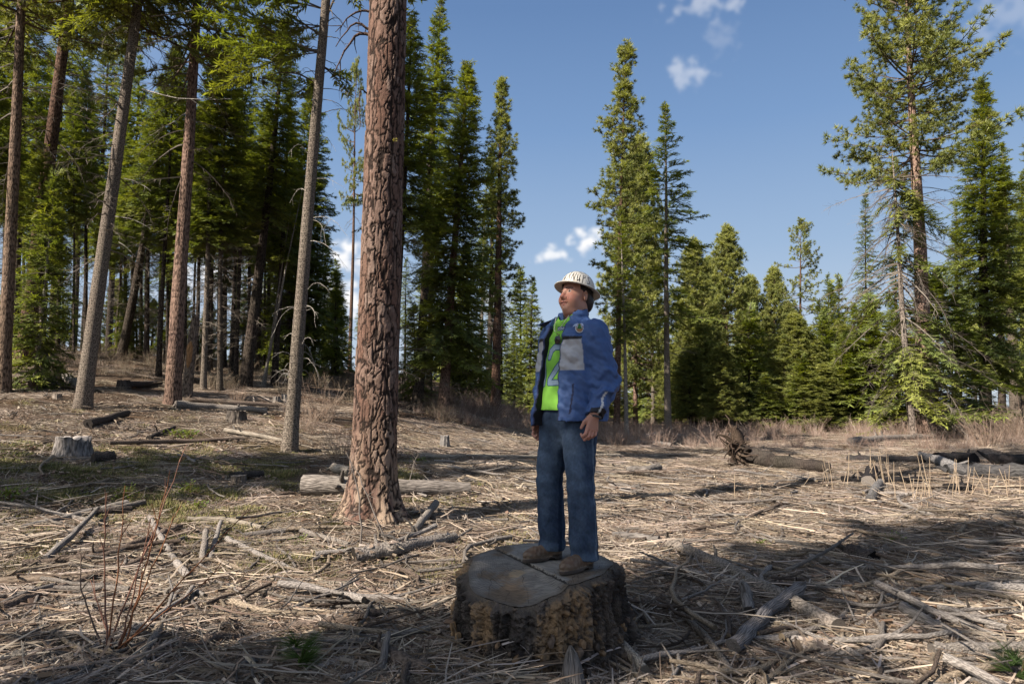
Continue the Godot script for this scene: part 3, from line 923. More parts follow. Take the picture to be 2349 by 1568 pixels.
		tree("young_fir", "%s young %s closing the far side, %s" % [rank_of(q[2], 650, 700, 780), "pine" if q[3].begins_with("pine") else "fir", beside(q[0])], "tree", "young conifers closing the far side of the clearing", Vector2(q[0], q[1]), Vector2(q[0] + rnd(-5, 5), q[2]), 8, q[3], dark, false, rnd(0.9, 1.25))

	# the tall pine and what stands round it
	t = tree("pine_tree", "towering pine with a thick orange trunk and heavy tufted crown", "tree", "", Vector2(2128, 1002), Vector2(2076, -95), 38, "pine_tower", Color(0.35, 0.235, 0.18))
	tree("fir_tree", "half dead fir leaning on the towering pine, its bare grey boughs hanging low", "tree", "", Vector2(2096, 1006), Vector2(2046, 330), 17, "", Color(0.30, 0.25, 0.21))
	a = get_child(get_child_count() - 1)
	var cs := Shape.new()
	var h := 12.6
	for k in 190:
		var y := rnd(1.0, 11.5)
		var an := rnd(0, TAU)
		var l := rnd(1.0, 3.3) * (1.0 - 0.3 * y / h) * (1.25 if sin(an + a.rotation.y) < 10.0 else 1.0)
		var live := rng.randf() < (0.3 if y < 6.0 else 0.14)
		if y > 8.5 and cos(an) < -0.2: live = rng.randf() < 0.5
		var e := from_stock(fir_stock if live else bare_stock, l)
		cs.join(e[1], Transform3D((Basis(Vector3.UP, an) * Basis(Vector3.BACK, rnd(-0.55, 0.0))).scaled_local(Vector3.ONE * (l / e[0])), Vector3(0, y, 0)))
	part("crown", cs.mesh(), M.foliage, a)
	tree("fir_tree", "bright low boughed fir skirting the foot of the towering pine", "tree", "", Vector2(2150, 998), Vector2(2150, 640), 10, "fir_bush", dark, false, 2.0)
	tree("fir_tree", "low fir with lit flat sprays in front of the half dead fir", "tree", "", Vector2(1990, 992), Vector2(1995, 690), 10, "fir_bush", dark, false, 1.7)
	tree("fir_tree", "big dense fir with a spiky tip beside the towering pine", "tree", "", Vector2(2262, 985), Vector2(2254, 176), 26, "fir_dense", dark, false, 1.15)
	tree("fir_tree", "fir with a bare scarred lower trunk at the clearing's edge", "tree", "", Vector2(2332, 962), Vector2(2300, 330), 24, "fir_tall", Color(0.19, 0.155, 0.125))
	for q in [[2380, 965, 240, "fir_dense"], [2440, 960, 300, "fir_dense"], [2200, 955, 480, "fir_tall"], [2300, 950, 420, "fir_dense"], [2350, 950, 400, "fir_tall"], [2060, 960, 600, "fir_young"], [2120, 960, 560, "fir_slim"]]:
		tree("fir_tree", "%s dark fir behind the towering pine, %s" % [rank_of(q[2], 250, 410, 500), beside(q[0])], "tree", "dark firs behind the towering pine", Vector2(q[0], q[1]), Vector2(q[0] - 6, q[2]), 16, q[3], dark)
	for k in 34:
		var x := rnd(1540, 2010) if k < 26 else rnd(1230, 1420)
		var g := on_ground(x, rnd(36.0, 46.0))
		var y := rnd(690, 860) if k < 26 else rnd(790, 880)
		var look: String = pick(["fir_young", "pine_young", "fir_bush", "pine_young"])
		tree("young_fir", "%s leafy young %s of the far side, %s" % [rank_of(y, 720, 770, 820), "pine" if look.begins_with("pine") else "fir", beside(x)], "tree", "young conifers closing the far side of the clearing", g, Vector2(x + rnd(-5, 5), y), 7, look, dark, false, rnd(1.1, 1.5))
	# far wood that closes the view
	for k in 60:
		var d := rnd(50.0, 85.0)
		var x := -700.0 + 3700.0 * (k + rng.randf()) / 60.0
		var g := on_ground(x, d)
		var up := rnd(9.0, 13.0) * d / 60.0
		if x < 700.0: up *= 0.6
		elif x > 1230.0 and x < 1380.0: up *= 0.62
		elif x > 700.0 and x < 860.0: up *= 0.72
		var top := Vector3(g.x, g.y + up, g.z)
		var tt := thing("fir_tree", "%s distant tree of the far wood, %s" % [rank_of(-up, -13.0, -10.5, -8.5), beside(x)], "tree", g, "distant firs of the far wood")
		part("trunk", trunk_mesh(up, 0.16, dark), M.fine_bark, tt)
		var look: String = pick(["fir_tall", "fir_young", "pine_young", "fir_slim"])
		var c := part("crown", crowns[look][1], M.foliage, tt)
		c.scale = Vector3.ONE * (up / crowns[look][0]) * Vector3(1.2, 1, 1.2)
	# trees out of view whose shade lies across the clearing
	for q in [[-6.6, 0.9, 17.0, "fir_open"], [-4.6, 2.8, 18.0, "fir_slim"], [-13.8, -4.8, 16.0, "fir_tall"], [-9.5, 2.2, 15.0, "fir_slim"], [-15.3, -2.0, 17.0, "fir_slim"]]:
		var g := Vector3(q[0], high(q[0], q[1]), q[1])
		var tt := thing("fir_tree", ["tree beyond the picture's edge whose shade falls on the stump", "high crowned pine beyond the picture's edge shading the slash", "tree beyond the picture's edge shading the grassy slope", "slim tree beyond the picture's edge shading the nearest ground", "slim tree beyond the picture's edge shading the sunny ground"][taken.get("shade", 0)], "tree", g, "trees beyond the picture's edge")
		taken.shade = taken.get("shade", 0) + 1
		part("trunk", trunk_mesh(q[2], 0.22, dark), M.bark, tt)
		var c := part("crown", crowns[q[3]][1], M.foliage, tt)
		c.scale = Vector3.ONE * (q[2] / crowns[q[3]][0])

# ---------------------------------------------------------------- the plated pine in front
func big_pine() -> void:
	var foot := ground_at(853, 1186)
	var d := -foot.z
	var top := at(891, 0, d)
	var axis := (top - foot).normalized()
	var t := thing("pine_tree", "big pine trunk with reddish plated bark and dark furrows, flared foot", "tree", foot)
	t.basis = Basis(Quaternion(Vector3.UP, axis))
	var cell := FastNoiseLite.new()
	cell.seed = 33
	cell.noise_type = FastNoiseLite.TYPE_CELLULAR
	cell.cellular_distance_function = FastNoiseLite.DISTANCE_EUCLIDEAN
	cell.cellular_return_type = FastNoiseLite.RETURN_DISTANCE2_SUB
	cell.cellular_jitter = 0.95
	cell.frequency = 1.0
	cell.fractal_type = FastNoiseLite.FRACTAL_NONE
	var which: FastNoiseLite = cell.duplicate()
	which.cellular_return_type = FastNoiseLite.RETURN_CELL_VALUE
	var wob := FastNoiseLite.new()
	wob.seed = 5; wob.frequency = 1.0; wob.fractal_octaves = 3
	var s := Shape.new()
	var sides := 170
	var px := d / SCALE
	var y := -0.2
	var rows := 0
	while y < 27.0:
		var r := lerpf(47.5, 44.0, clampf((y - 1.5) / 5.0, 0, 1)) * px
		if y > 6.5: r *= pow(1.0 - (y - 6.5) / 22.0, 0.8)
		r += (8.0 * exp(-maxf(y, 0.0) / 0.9) + 27.0 * exp(-maxf(y, 0.0) / 0.17)) * px
		var step := 0.0125 if y < 6.6 else (0.05 if y < 9.0 else 0.4)
		for k in sides + 1:
			var a := TAU * (k % sides) / sides
			var p := Vector3(cos(a), 0, sin(a))
			var root := 0.5 + 0.5 * sin(a * 7.0 + 1.1 + 0.5 * sin(a * 2.0))
			var rr := r + 0.07 * (root - 0.45) * exp(-maxf(y, 0.0) / 0.28) + 0.008 * sin(a * 3.0 + y * 0.7)
			var q := Vector3(p.x * rr, y, p.z * rr)
			var col := Color(0.2, 0.13, 0.095)
			if y < 9.0:
				var warp := Vector3(wob.get_noise_3d(q.x * 7.0, y * 5.0, q.z * 7.0), 0.6 * wob.get_noise_3d(q.x * 7.0 + 50.0, y * 5.0, q.z * 7.0), wob.get_noise_3d(q.x * 7.0, y * 5.0 + 70.0, q.z * 7.0)) * 1.0
				var turned := fposmod(a + PI / 2.0, TAU)      # the seam lies at the back
				var u := Vector3(turned * 2.9, y * 3.3, 0.0) + Vector3(warp.x, warp.y, 0.0)
				var f := cell.get_noise_3dv(u) + 1.0
				var cv := which.get_noise_3dv(u)
				f = minf(f, 0.012 + 1.9 * absf(wob.get_noise_3d(q.x * 6.5 + 20.0, y * 0.8, q.z * 6.5)))
				var groove := smoothstep(0.02, 0.17, f)
				var fine := wob.get_noise_3d(q.x * 38.0, y * 16.0, q.z * 38.0)
				var flake := which.get_noise_3d(u.x * 2.3, u.y * 2.6, u.z * 2.3)
				rr += 0.013 * (groove - 1.0) + 0.004 * cv * groove + 0.0025 * fine
				q = Vector3(p.x * rr, y, p.z * rr)
				var plate := Color(0.175, 0.105, 0.078).lerp(Color(0.25, 0.185, 0.15), 0.4 + 0.5 * cv)
				plate = plate.lerp(Color(0.13, 0.082, 0.062), clampf(0.5 * flake + 0.25, 0, 1))
				plate = shade_of(plate, 1.0 + 0.35 * fine)
				plate = plate.lerp(Color(0.38, 0.29, 0.205), 0.75 * exp(-maxf(y - 0.1, 0.0) / 0.75) * smoothstep(-0.3, 0.3, wob.get_noise_3d(q.x * 4.0, y * 1.2, q.z * 4.0)))
				col = Color(0.032, 0.024, 0.02).lerp(plate, smoothstep(0.05, 0.20, f))
			s.v.append(q)
			s.c.append(col)
		rows += 1
		y += step
	var w := sides + 1
	for j in rows - 1:
		for k in sides:
			var a := j * w + k
			s.i.append_array(PackedInt32Array([a, a + 1, a + w, a + 1, a + w + 1, a + w]))
	normals_of(s, w)
	part("trunk", s.mesh(), M.fine_bark_plain, t)
	var c := part("crown", crowns.pine_big[1], M.foliage, t)
	c.scale = Vector3(1, 1.05, 1)
	var twig := Color(0.13, 0.09, 0.07)
	limb_at(t, Vector2(848, 80), Vector2(765, 165), 0.022, 0.18, 3, twig)
	limb_at(t, Vector2(852, 70), Vector2(770, 108), 0.018, 0.16, 2, twig)
	limb_at(t, Vector2(850, 25), Vector2(770, 75), 0.016, 0.1, 6, twig)
	limb_at(t, Vector2(850, 222), Vector2(822, 205), 0.016, 0.02, 0, twig, 0.15)
	limb_at(t, Vector2(824, 207), Vector2(826, 296), 0.010, 0.0, 1, twig, 0.15)
	limb_at(t, Vector2(870, 12), Vector2(845, -40), 0.02, 0.05, 0, twig, 0.2)
	var moss := Shape.new()
	var inv := t.transform.affine_inverse()
	var mp := inv * at(906, 320, d - 0.245)
	for k in 60:
		var v := rand_unit() * 0.022
		moss.tri(mp + v, mp + v + rand_unit() * 0.012, mp + v + rand_unit() * 0.012, Color(0.22, 0.19, 0.05))
	part("lichen", moss.mesh(), M.foliage, t)

func normals_of(s: Shape, w: int) -> void:   # smooth normals of a grid that closes on itself, w columns
	var rows := s.v.size() / w
	s.n.resize(s.v.size())
	for j in rows:
		for k in w:
			var kk := k % (w - 1)
			var a := s.v[j * w + posmod(kk - 1, w - 1)]
			var b := s.v[j * w + (kk + 1) % (w - 1)]
			var c := s.v[maxi(j - 1, 0) * w + kk]
			var e := s.v[mini(j + 1, rows - 1) * w + kk]
			s.n[j * w + k] = (e - c).cross(b - a).normalized() * 1.0

# ---------------------------------------------------------------- the big stump
const STUMP_X := 0.16
const STUMP_Z := -4.3
const STUMP_TOP := 0.47

func stump_drop(x: float, z: float) -> float:   # how far the front cut slopes below the level cut
	var seam := Vector2(x + 0.30, z + 0.46).dot(Vector2(-0.9, 0.42))
	var front := clampf((z + 0.05) / 0.55, 0, 1.3)
	if seam < -0.01: return 0.015 * clampf((z - 0.35) / 0.2, 0, 1)
	return 0.012 + 0.085 * front * smoothstep(0.0, 0.25, seam) + 0.03 * smoothstep(0.0, 0.05, seam) * front

func stump_rim(a: float) -> float:
	var r := 1.0 / sqrt(pow(cos(a) / 0.43, 2.0) + pow(sin(a) / 0.54, 2.0))
	return r * (1.0 + 0.035 * sin(3.0 * a + 0.6) + 0.025 * sin(5.0 * a + 2.0) + 0.012 * sin(11.0 * a))

func stump() -> void:
	var base := high(STUMP_X, STUMP_Z)
	var t := thing("tree_stump", "big old grey topped stump with flaking bark on which the person stands", "tree stump", Vector3(STUMP_X, base, STUMP_Z))
	var top := STUMP_TOP - base
	var n := FastNoiseLite.new()
	n.seed = 3; n.frequency = 1.0; n.fractal_octaves = 4
	var cell := FastNoiseLite.new()
	cell.seed = 8; cell.frequency = 1.0
	cell.noise_type = FastNoiseLite.TYPE_CELLULAR
	cell.cellular_return_type = FastNoiseLite.RETURN_DISTANCE2_SUB
	cell.fractal_type = FastNoiseLite.FRACTAL_NONE
	var sides := 340
	var rows := 74
	var s := Shape.new()
	for j in rows + 1:
		var f := float(j) / rows
		for k in sides + 1:
			var a := TAU * (k % sides) / sides
			var rim := stump_rim(a)
			var p := Vector3(cos(a), 0, sin(a))
			var y0 := top - stump_drop(p.x * rim, p.z * rim) - 0.004
			var y := lerpf(y0, -0.12, f)
			var lobes := 0.55 * sin(a * 4.0 + 0.4) + 0.45 * sin(a * 7.0 + 1.9)
			var out := rim + 0.04 * smoothstep(0.0, 0.10, f) + 0.11 * pow(f, 2.4) * (1.0 + 0.9 * lobes) + 0.03 * lobes * f
			var q := Vector3(p.x * out, y, p.z * out)
			var flake := cell.get_noise_2d(a * 9.0 + 1.6 * n.get_noise_3d(q.x * 9.0, q.y * 9.0, q.z * 9.0), q.y * 5.5 + 1.4 * n.get_noise_3d(q.x * 8.0 + 9.0, q.y * 8.0, q.z * 8.0)) + 1.0
			var ridge := n.get_noise_3d(q.x * 14.0, q.y * 1.3, q.z * 14.0)
			var fine := n.get_noise_3d(q.x * 45.0, q.y * 22.0, q.z * 45.0)
			var bark := smoothstep(0.01, 0.07, f + 0.06 * ridge + 0.03 * fine)
			out += bark * (0.065 * ridge + 0.02 * smoothstep(0.0, 0.2, flake) + 0.010 * fine) + 0.004 * fine
			s.v.append(Vector3(p.x * out, y + 0.006 * fine, p.z * out))
			var patch := n.get_noise_3d(q.x * 2.6 + 7.0, q.y * 1.3, q.z * 2.6)
			var c := Color(0.045, 0.038, 0.033).lerp(Color(0.135, 0.11, 0.09), clampf(0.5 + ridge + 0.7 * fine, 0, 1))
			c = c.lerp(Color(0.21, 0.15, 0.10), smoothstep(0.10, 0.22, patch + 0.25 * fine) * smoothstep(0.03, 0.15, flake))
			c = c.lerp(Color(0.30, 0.19, 0.10), 0.7 * smoothstep(0.2, 0.34, patch + 0.4 * fine))
			c = c.lerp(Color(0.035, 0.03, 0.027), 0.75 * smoothstep(0.1, 0.3, -patch))
			c = Color(0.12, 0.10, 0.082).lerp(c, bark)
			s.c.append(c)
	var w := sides + 1
	for j in rows:
		for k in sides:
			var b := j * w + k
			s.i.append_array(PackedInt32Array([b, b + 1, b + w, b + 1, b + w + 1, b + w]))
	normals_of(s, w)
	part("bark", s.mesh(), M.fine_bark_plain, t)
	# the cut
	var size := 640
	var bytes := PackedByteArray()
	bytes.resize(size * size * 3)
	for j in size:
		for k in size:
			var x := (k / float(size) - 0.5) * 1.3
			var z := (j / float(size) - 0.5) * 1.3
			var seam := Vector2(x + 0.30, z + 0.46).dot(Vector2(-0.9, 0.42))
			var wob := n.get_noise_2d(x * 4.0, z * 4.0)
			var r := Vector2(x - 0.03, z * 0.86 + 0.05).length() + 0.012 * wob
			var ring := 0.5 + 0.5 * sin(r * 430.0 + 6.0 * wob)
			var saw := n.get_noise_2d((x * 0.9 + z * 0.42) * 9.0, (x * -0.42 + z * 0.9) * 120.0)
			var stain := n.get_noise_2d(x * 3.1 + 30.0, z * 3.1)
			var c := Color(0.21, 0.195, 0.175) if seam < 0.0 else Color(0.155, 0.14, 0.125)
			c = c.lerp(Color(0.12, 0.082, 0.05), 0.8 * smoothstep(0.02, 0.3, stain + 0.35 * saw))
			c = c.lerp(Color(0.24, 0.22, 0.19), 0.5 * smoothstep(0.1, 0.35, -stain))
			c = shade_of(c, 0.72 + 0.16 * ring + 0.55 * saw)
			if absf(seam) < 0.008 + 0.006 * saw: c = Color(0.03, 0.026, 0.022)
			var crack := absf(n.get_noise_2d(x * 5.0 + 80.0, z * 1.6))
			if crack < 0.012 and stain > -0.1: c = shade_of(c, 0.35)
			if Vector2(x + 0.13, z - 0.16).length() < 0.05 + 0.03 * saw + 0.02 * wob: c = c.lerp(Color(0.26, 0.19, 0.11), 0.55)
			var rim := stump_rim(atan2(z, x))
			c = c.lerp(Color(0.09, 0.075, 0.06), 0.7 * smoothstep(rim - 0.05, rim, Vector2(x, z).length() + 0.02 * wob))
			c = c.linear_to_srgb()
			var o := (j * size + k) * 3
			bytes[o] = int(clampf(c.r, 0, 1) * 255.0)
			bytes[o + 1] = int(clampf(c.g, 0, 1) * 255.0)
			bytes[o + 2] = int(clampf(c.b, 0, 1) * 255.0)
	var m := StandardMaterial3D.new()
	m.albedo_texture = ImageTexture.create_from_image(Image.create_from_data(size, size, false, Image.FORMAT_RGB8, bytes))
	m.roughness = 0.85
	m.metallic_specular = 0.3
	var cs := Shape.new()
	var rings := 60
	for j in rings + 1:
		var f := float(j) / rings
		for k in sides + 1:
			var a := TAU * (k % sides) / sides
			var r := stump_rim(a) * (0.001 + f * 1.004)
			var x := cos(a) * r
			var z := sin(a) * r
			var y := top - stump_drop(x, z) + 0.004 * n.get_noise_2d(x * 9.0, z * 9.0) + 0.002 * n.get_noise_2d((x * 0.9 + z * 0.42) * 9.0, (x * -0.42 + z * 0.9) * 90.0)
			cs.v.append(Vector3(x, y, z))
			cs.uv.append(Vector2(x / 1.3 + 0.5, z / 1.3 + 0.5))
	for j in rings:
		for k in sides:
			var b := j * w + k
			cs.i.append_array(PackedInt32Array([b, b + w, b + 1, b + 1, b + w, b + w + 1]))
	normals_of(cs, w)
	for k in cs.n.size():
		if cs.n[k].y < 0: cs.n[k] = -cs.n[k]
	part("cut_face", cs.mesh(), m, t)
	# chips of bark lying loose on the flanks
	for k in 26:
		var b := Shape.new()
		var a := rnd(0.1, PI - 0.1)
		var f := rnd(0.3, 0.95)
		var rim := stump_rim(a)
		var y := lerpf(top - 0.05, 0.0, f)
		var r := rim + 0.06 + 0.11 * pow(f, 2.4)
		var size2 := rnd(0.008, 0.02)
		var p := Vector3(cos(a) * r, y, sin(a) * r)
		var o := Basis(Vector3.UP, -a + PI / 2) * Basis(Vector3.RIGHT, rnd(-0.4, 0.2))
		var c := shade_of(pick([Color(0.24, 0.155, 0.09), Color(0.15, 0.11, 0.08), Color(0.09, 0.07, 0.055), Color(0.30, 0.19, 0.10)]), rnd(0.8, 1.15))
		var pts := []
		for g in 6: pts.append(Vector2(cos(g * TAU / 6), sin(g * TAU / 6) * 1.4) * size2 * rnd(0.6, 1.2))
		for g in 6:
			var h := (g + 1) % 6
			b.tri(o * Vector3(0, 0, 0.014), o * Vector3(pts[g].x, pts[g].y, 0.008), o * Vector3(pts[h].x, pts[h].y, 0.008), c)
			b.tri(o * Vector3(pts[g].x, pts[g].y, 0.008), o * Vector3(pts[g].x * 1.1, pts[g].y * 1.1, -0.02), o * Vector3(pts[h].x, pts[h].y, 0.008), shade_of(c, 0.8))
			b.tri(o * Vector3(pts[h].x, pts[h].y, 0.008), o * Vector3(pts[g].x * 1.1, pts[g].y * 1.1, -0.02), o * Vector3(pts[h].x * 1.1, pts[h].y * 1.1, -0.02), shade_of(c, 0.8))
		part("bark_flake", b.mesh(), M.litter, t).position = p
	# bare wood showing at the foot
	var slab := Shape.new()
	tube(slab, PackedVector3Array([Vector3(0.15, -0.06, 0.74), Vector3(0.147, 0.03, 0.73), Vector3(0.145, 0.10, 0.705), Vector3(0.143, 0.15, 0.68), Vector3(0.14, 0.185, 0.66)]), PackedFloat32Array([0.055, 0.058, 0.05, 0.032, 0.006]), 10, Color(0.36, 0.32, 0.275), 0.15)
	part("bare_wood", slab.mesh(), M.wood, t)

func small_stump(sx: float, sy: float, w: float, h: float, label: String, col: Color, jag := 0.3) -> void:
	var foot := ground_at(sx, sy)
	var k := -foot.z / SCALE
	var t := thing("tree_stump", label, "tree stump", foot)
	var s := Shape.new()
	var c := Shape.new()
	var sides := 40
	var r := w * 0.5 * k
	var hh := h * k
	var n := FastNoiseLite.new()
	n.seed = int(sx); n.frequency = 1.0
	var rows := 12
	for j in rows + 1:
		var f := float(j) / rows
		for g in sides + 1:
			var a := TAU * (g % sides) / sides
			var edge := hh * (1.0 - jag * maxf(0.0, n.get_noise_1d(a * 2.0 if a < PI else (TAU - a) * 2.0)))
			var q := r * (0.72 + 0.28 * pow(1.0 - f, 2.0) + 0.10 * n.get_noise_2d(cos(a) * 4.0, sin(a) * 4.0 + f) + 0.05 * sin(a * 9.0 + 3.0 * n.get_noise_1d(a)))
			s.v.append(Vector3(cos(a) * q, lerpf(-0.06, edge, f), sin(a) * q))
			s.uv.append(Vector2(a / TAU, f * hh))
			s.c.append(shade_of(col, 1.0 + 0.5 * n.get_noise_2d(a * 6.0, f * 0.4)))
	var wd := sides + 1
	for j in rows:
		for g in sides:
			var b := j * wd + g
			s.i.append_array(PackedInt32Array([b, b + 1, b + wd, b + 1, b + wd + 1, b + wd]))
	normals_of(s, wd)
	for k2 in s.n.size(): s.n[k2] = -s.n[k2] if s.n[k2].dot(Vector3(s.v[k2].x, 0, s.v[k2].z)) < 0 else s.n[k2]
	part("bark", s.mesh(), M.wood, t)
	for g in sides:
		var o := rows * wd + g
		c.tri(Vector3(0, hh * 0.86, 0), s.v[o], s.v[o + 1], shade_of(col, 1.25 * rnd(0.9, 1.1)))
	part("cut_face", c.mesh(), M.litter, t)

# ---------------------------------------------------------------- fallen wood
# points are sightings of where it touches the ground; r0, r1 radii in sighting units; lift raises each point in metres
func log_on(called: String, label: String, pts: Array, r0: float, r1: float, col: Color, mat: String, o := {}) -> Node3D:
	var first := ground_at(pts[0].x, pts[0].y)
	var t := thing(called, label, o.get("category", "fallen branch"), first, o.get("group", ""))
	var s := Shape.new()
	var way := PackedVector3Array()
	var rad := PackedFloat32Array()
	var world := []
	for k in pts.size():
		var g := ground_at(pts[k].x, pts[k].y)
		var f := float(k) / maxf(1.0, pts.size() - 1)
		var r := 1.12 * lerpf(r0, r1, f) * -g.z / SCALE
		world.append([g + Vector3(0, r * 0.75 + (0.028 if -g.z < 9.0 else 0.035) + (o.lift[k] if o.has("lift") else 0.0), 0) - first, r])
	var bent: float = o.get("bend", 0.02)
	for k in world.size() - 1:
		var parts: int = o.get("parts", 6)
		for j in parts:
			var f := float(j) / parts
			var a: Vector3 = world[k][0]
			var b: Vector3 = world[k + 1][0]
			way.append(a.lerp(b, f) + rand_unit() * bent * world[k][1] * 8.0 * (0.0 if k + j == 0 else 1.0))
			rad.append(lerpf(world[k][1], world[k + 1][1], f) * rnd(0.92, 1.08))
	way.append(world[-1][0])
	rad.append(world[-1][1])
	tube(s, way, rad, o.get("sides", 10), col, o.get("rough", 0.25), true, o.get("end", Color(-1, 0, 0)))
	for k in o.get("stubs", 2):
		var j := rng.randi() % (way.size() - 1)
		var d := (rand_unit() + Vector3(0, 0.5, 0)).normalized()
		var l := rad[j] * rnd(1.5, 5.0 if rad[j] < 0.06 else 2.4)
		tube(s, PackedVector3Array([way[j], way[j] + d * l * 0.6, way[j] + (d + rand_unit() * 0.2) * l]), PackedFloat32Array([rad[j] * 0.4, rad[j] * 0.28, rad[j] * 0.12]), 5, col, 0.0)
	part(o.get("part", "wood"), s.mesh(), M[mat], t)
	if o.has("shreds"):
		var b := Shape.new()
		for k in o.shreds:
			var j := rng.randi() % (way.size() - 1)
			var a := rnd(0.0, PI)
			var p := way[j].lerp(way[j + 1], rng.randf()) + Vector3(0, sin(a), cos(a)) * rad[j] * 1.02
			var d := (way[j + 1] - way[j]).normalized()
			var u := Vector3(0, cos(a), -sin(a)) * rnd(0.01, 0.03)
			var c := shade_of(pick([Color(0.4, 0.34, 0.28), Color(0.2, 0.16, 0.13), Color(0.33, 0.25, 0.18)]), rnd(0.8, 1.2))
			b.tri(p, p + d * rnd(0.02, 0.07), p + u + Vector3(0, rnd(0.0, 0.02), 0), c)
		part("peeling_bark", b.mesh(), M.litter, t)
	return t

func stick_mesh(l: float, r: float, col: Color, forks: int) -> ArrayMesh:
	var s := Shape.new()
	var n := 6
	var pts := PackedVector3Array()
	var rad := PackedFloat32Array()
	var bend := rnd(-0.18, 0.18) * l
	for k in n + 1:
		var f := float(k) / n
		pts.append(Vector3((f - 0.5) * l, r + 0.03 * l * rnd(0.0, 0.5), bend * sin(f * PI) + rnd(-0.02, 0.02) * l))
		rad.append(r * lerpf(1.0, 0.55, f) * rnd(0.9, 1.1))
	tube(s, pts, rad, 7, col, 0.2, true, Color(0.45, 0.36, 0.24))
	for k in forks:
		var j := 1 + rng.randi() % (n - 1)
		var d := Vector3(rnd(0.4, 1.0), rnd(-0.05, 0.35), rnd(-0.9, 0.9)).normalized()
		var m := l * rnd(0.1, 0.4)
		tube(s, PackedVector3Array([pts[j], pts[j] + d * m * 0.5, pts[j] + (d + rand_unit() * 0.2) * m]), PackedFloat32Array([r * 0.55, r * 0.4, r * 0.2]), 5, col, 0.0)
	return s.mesh()

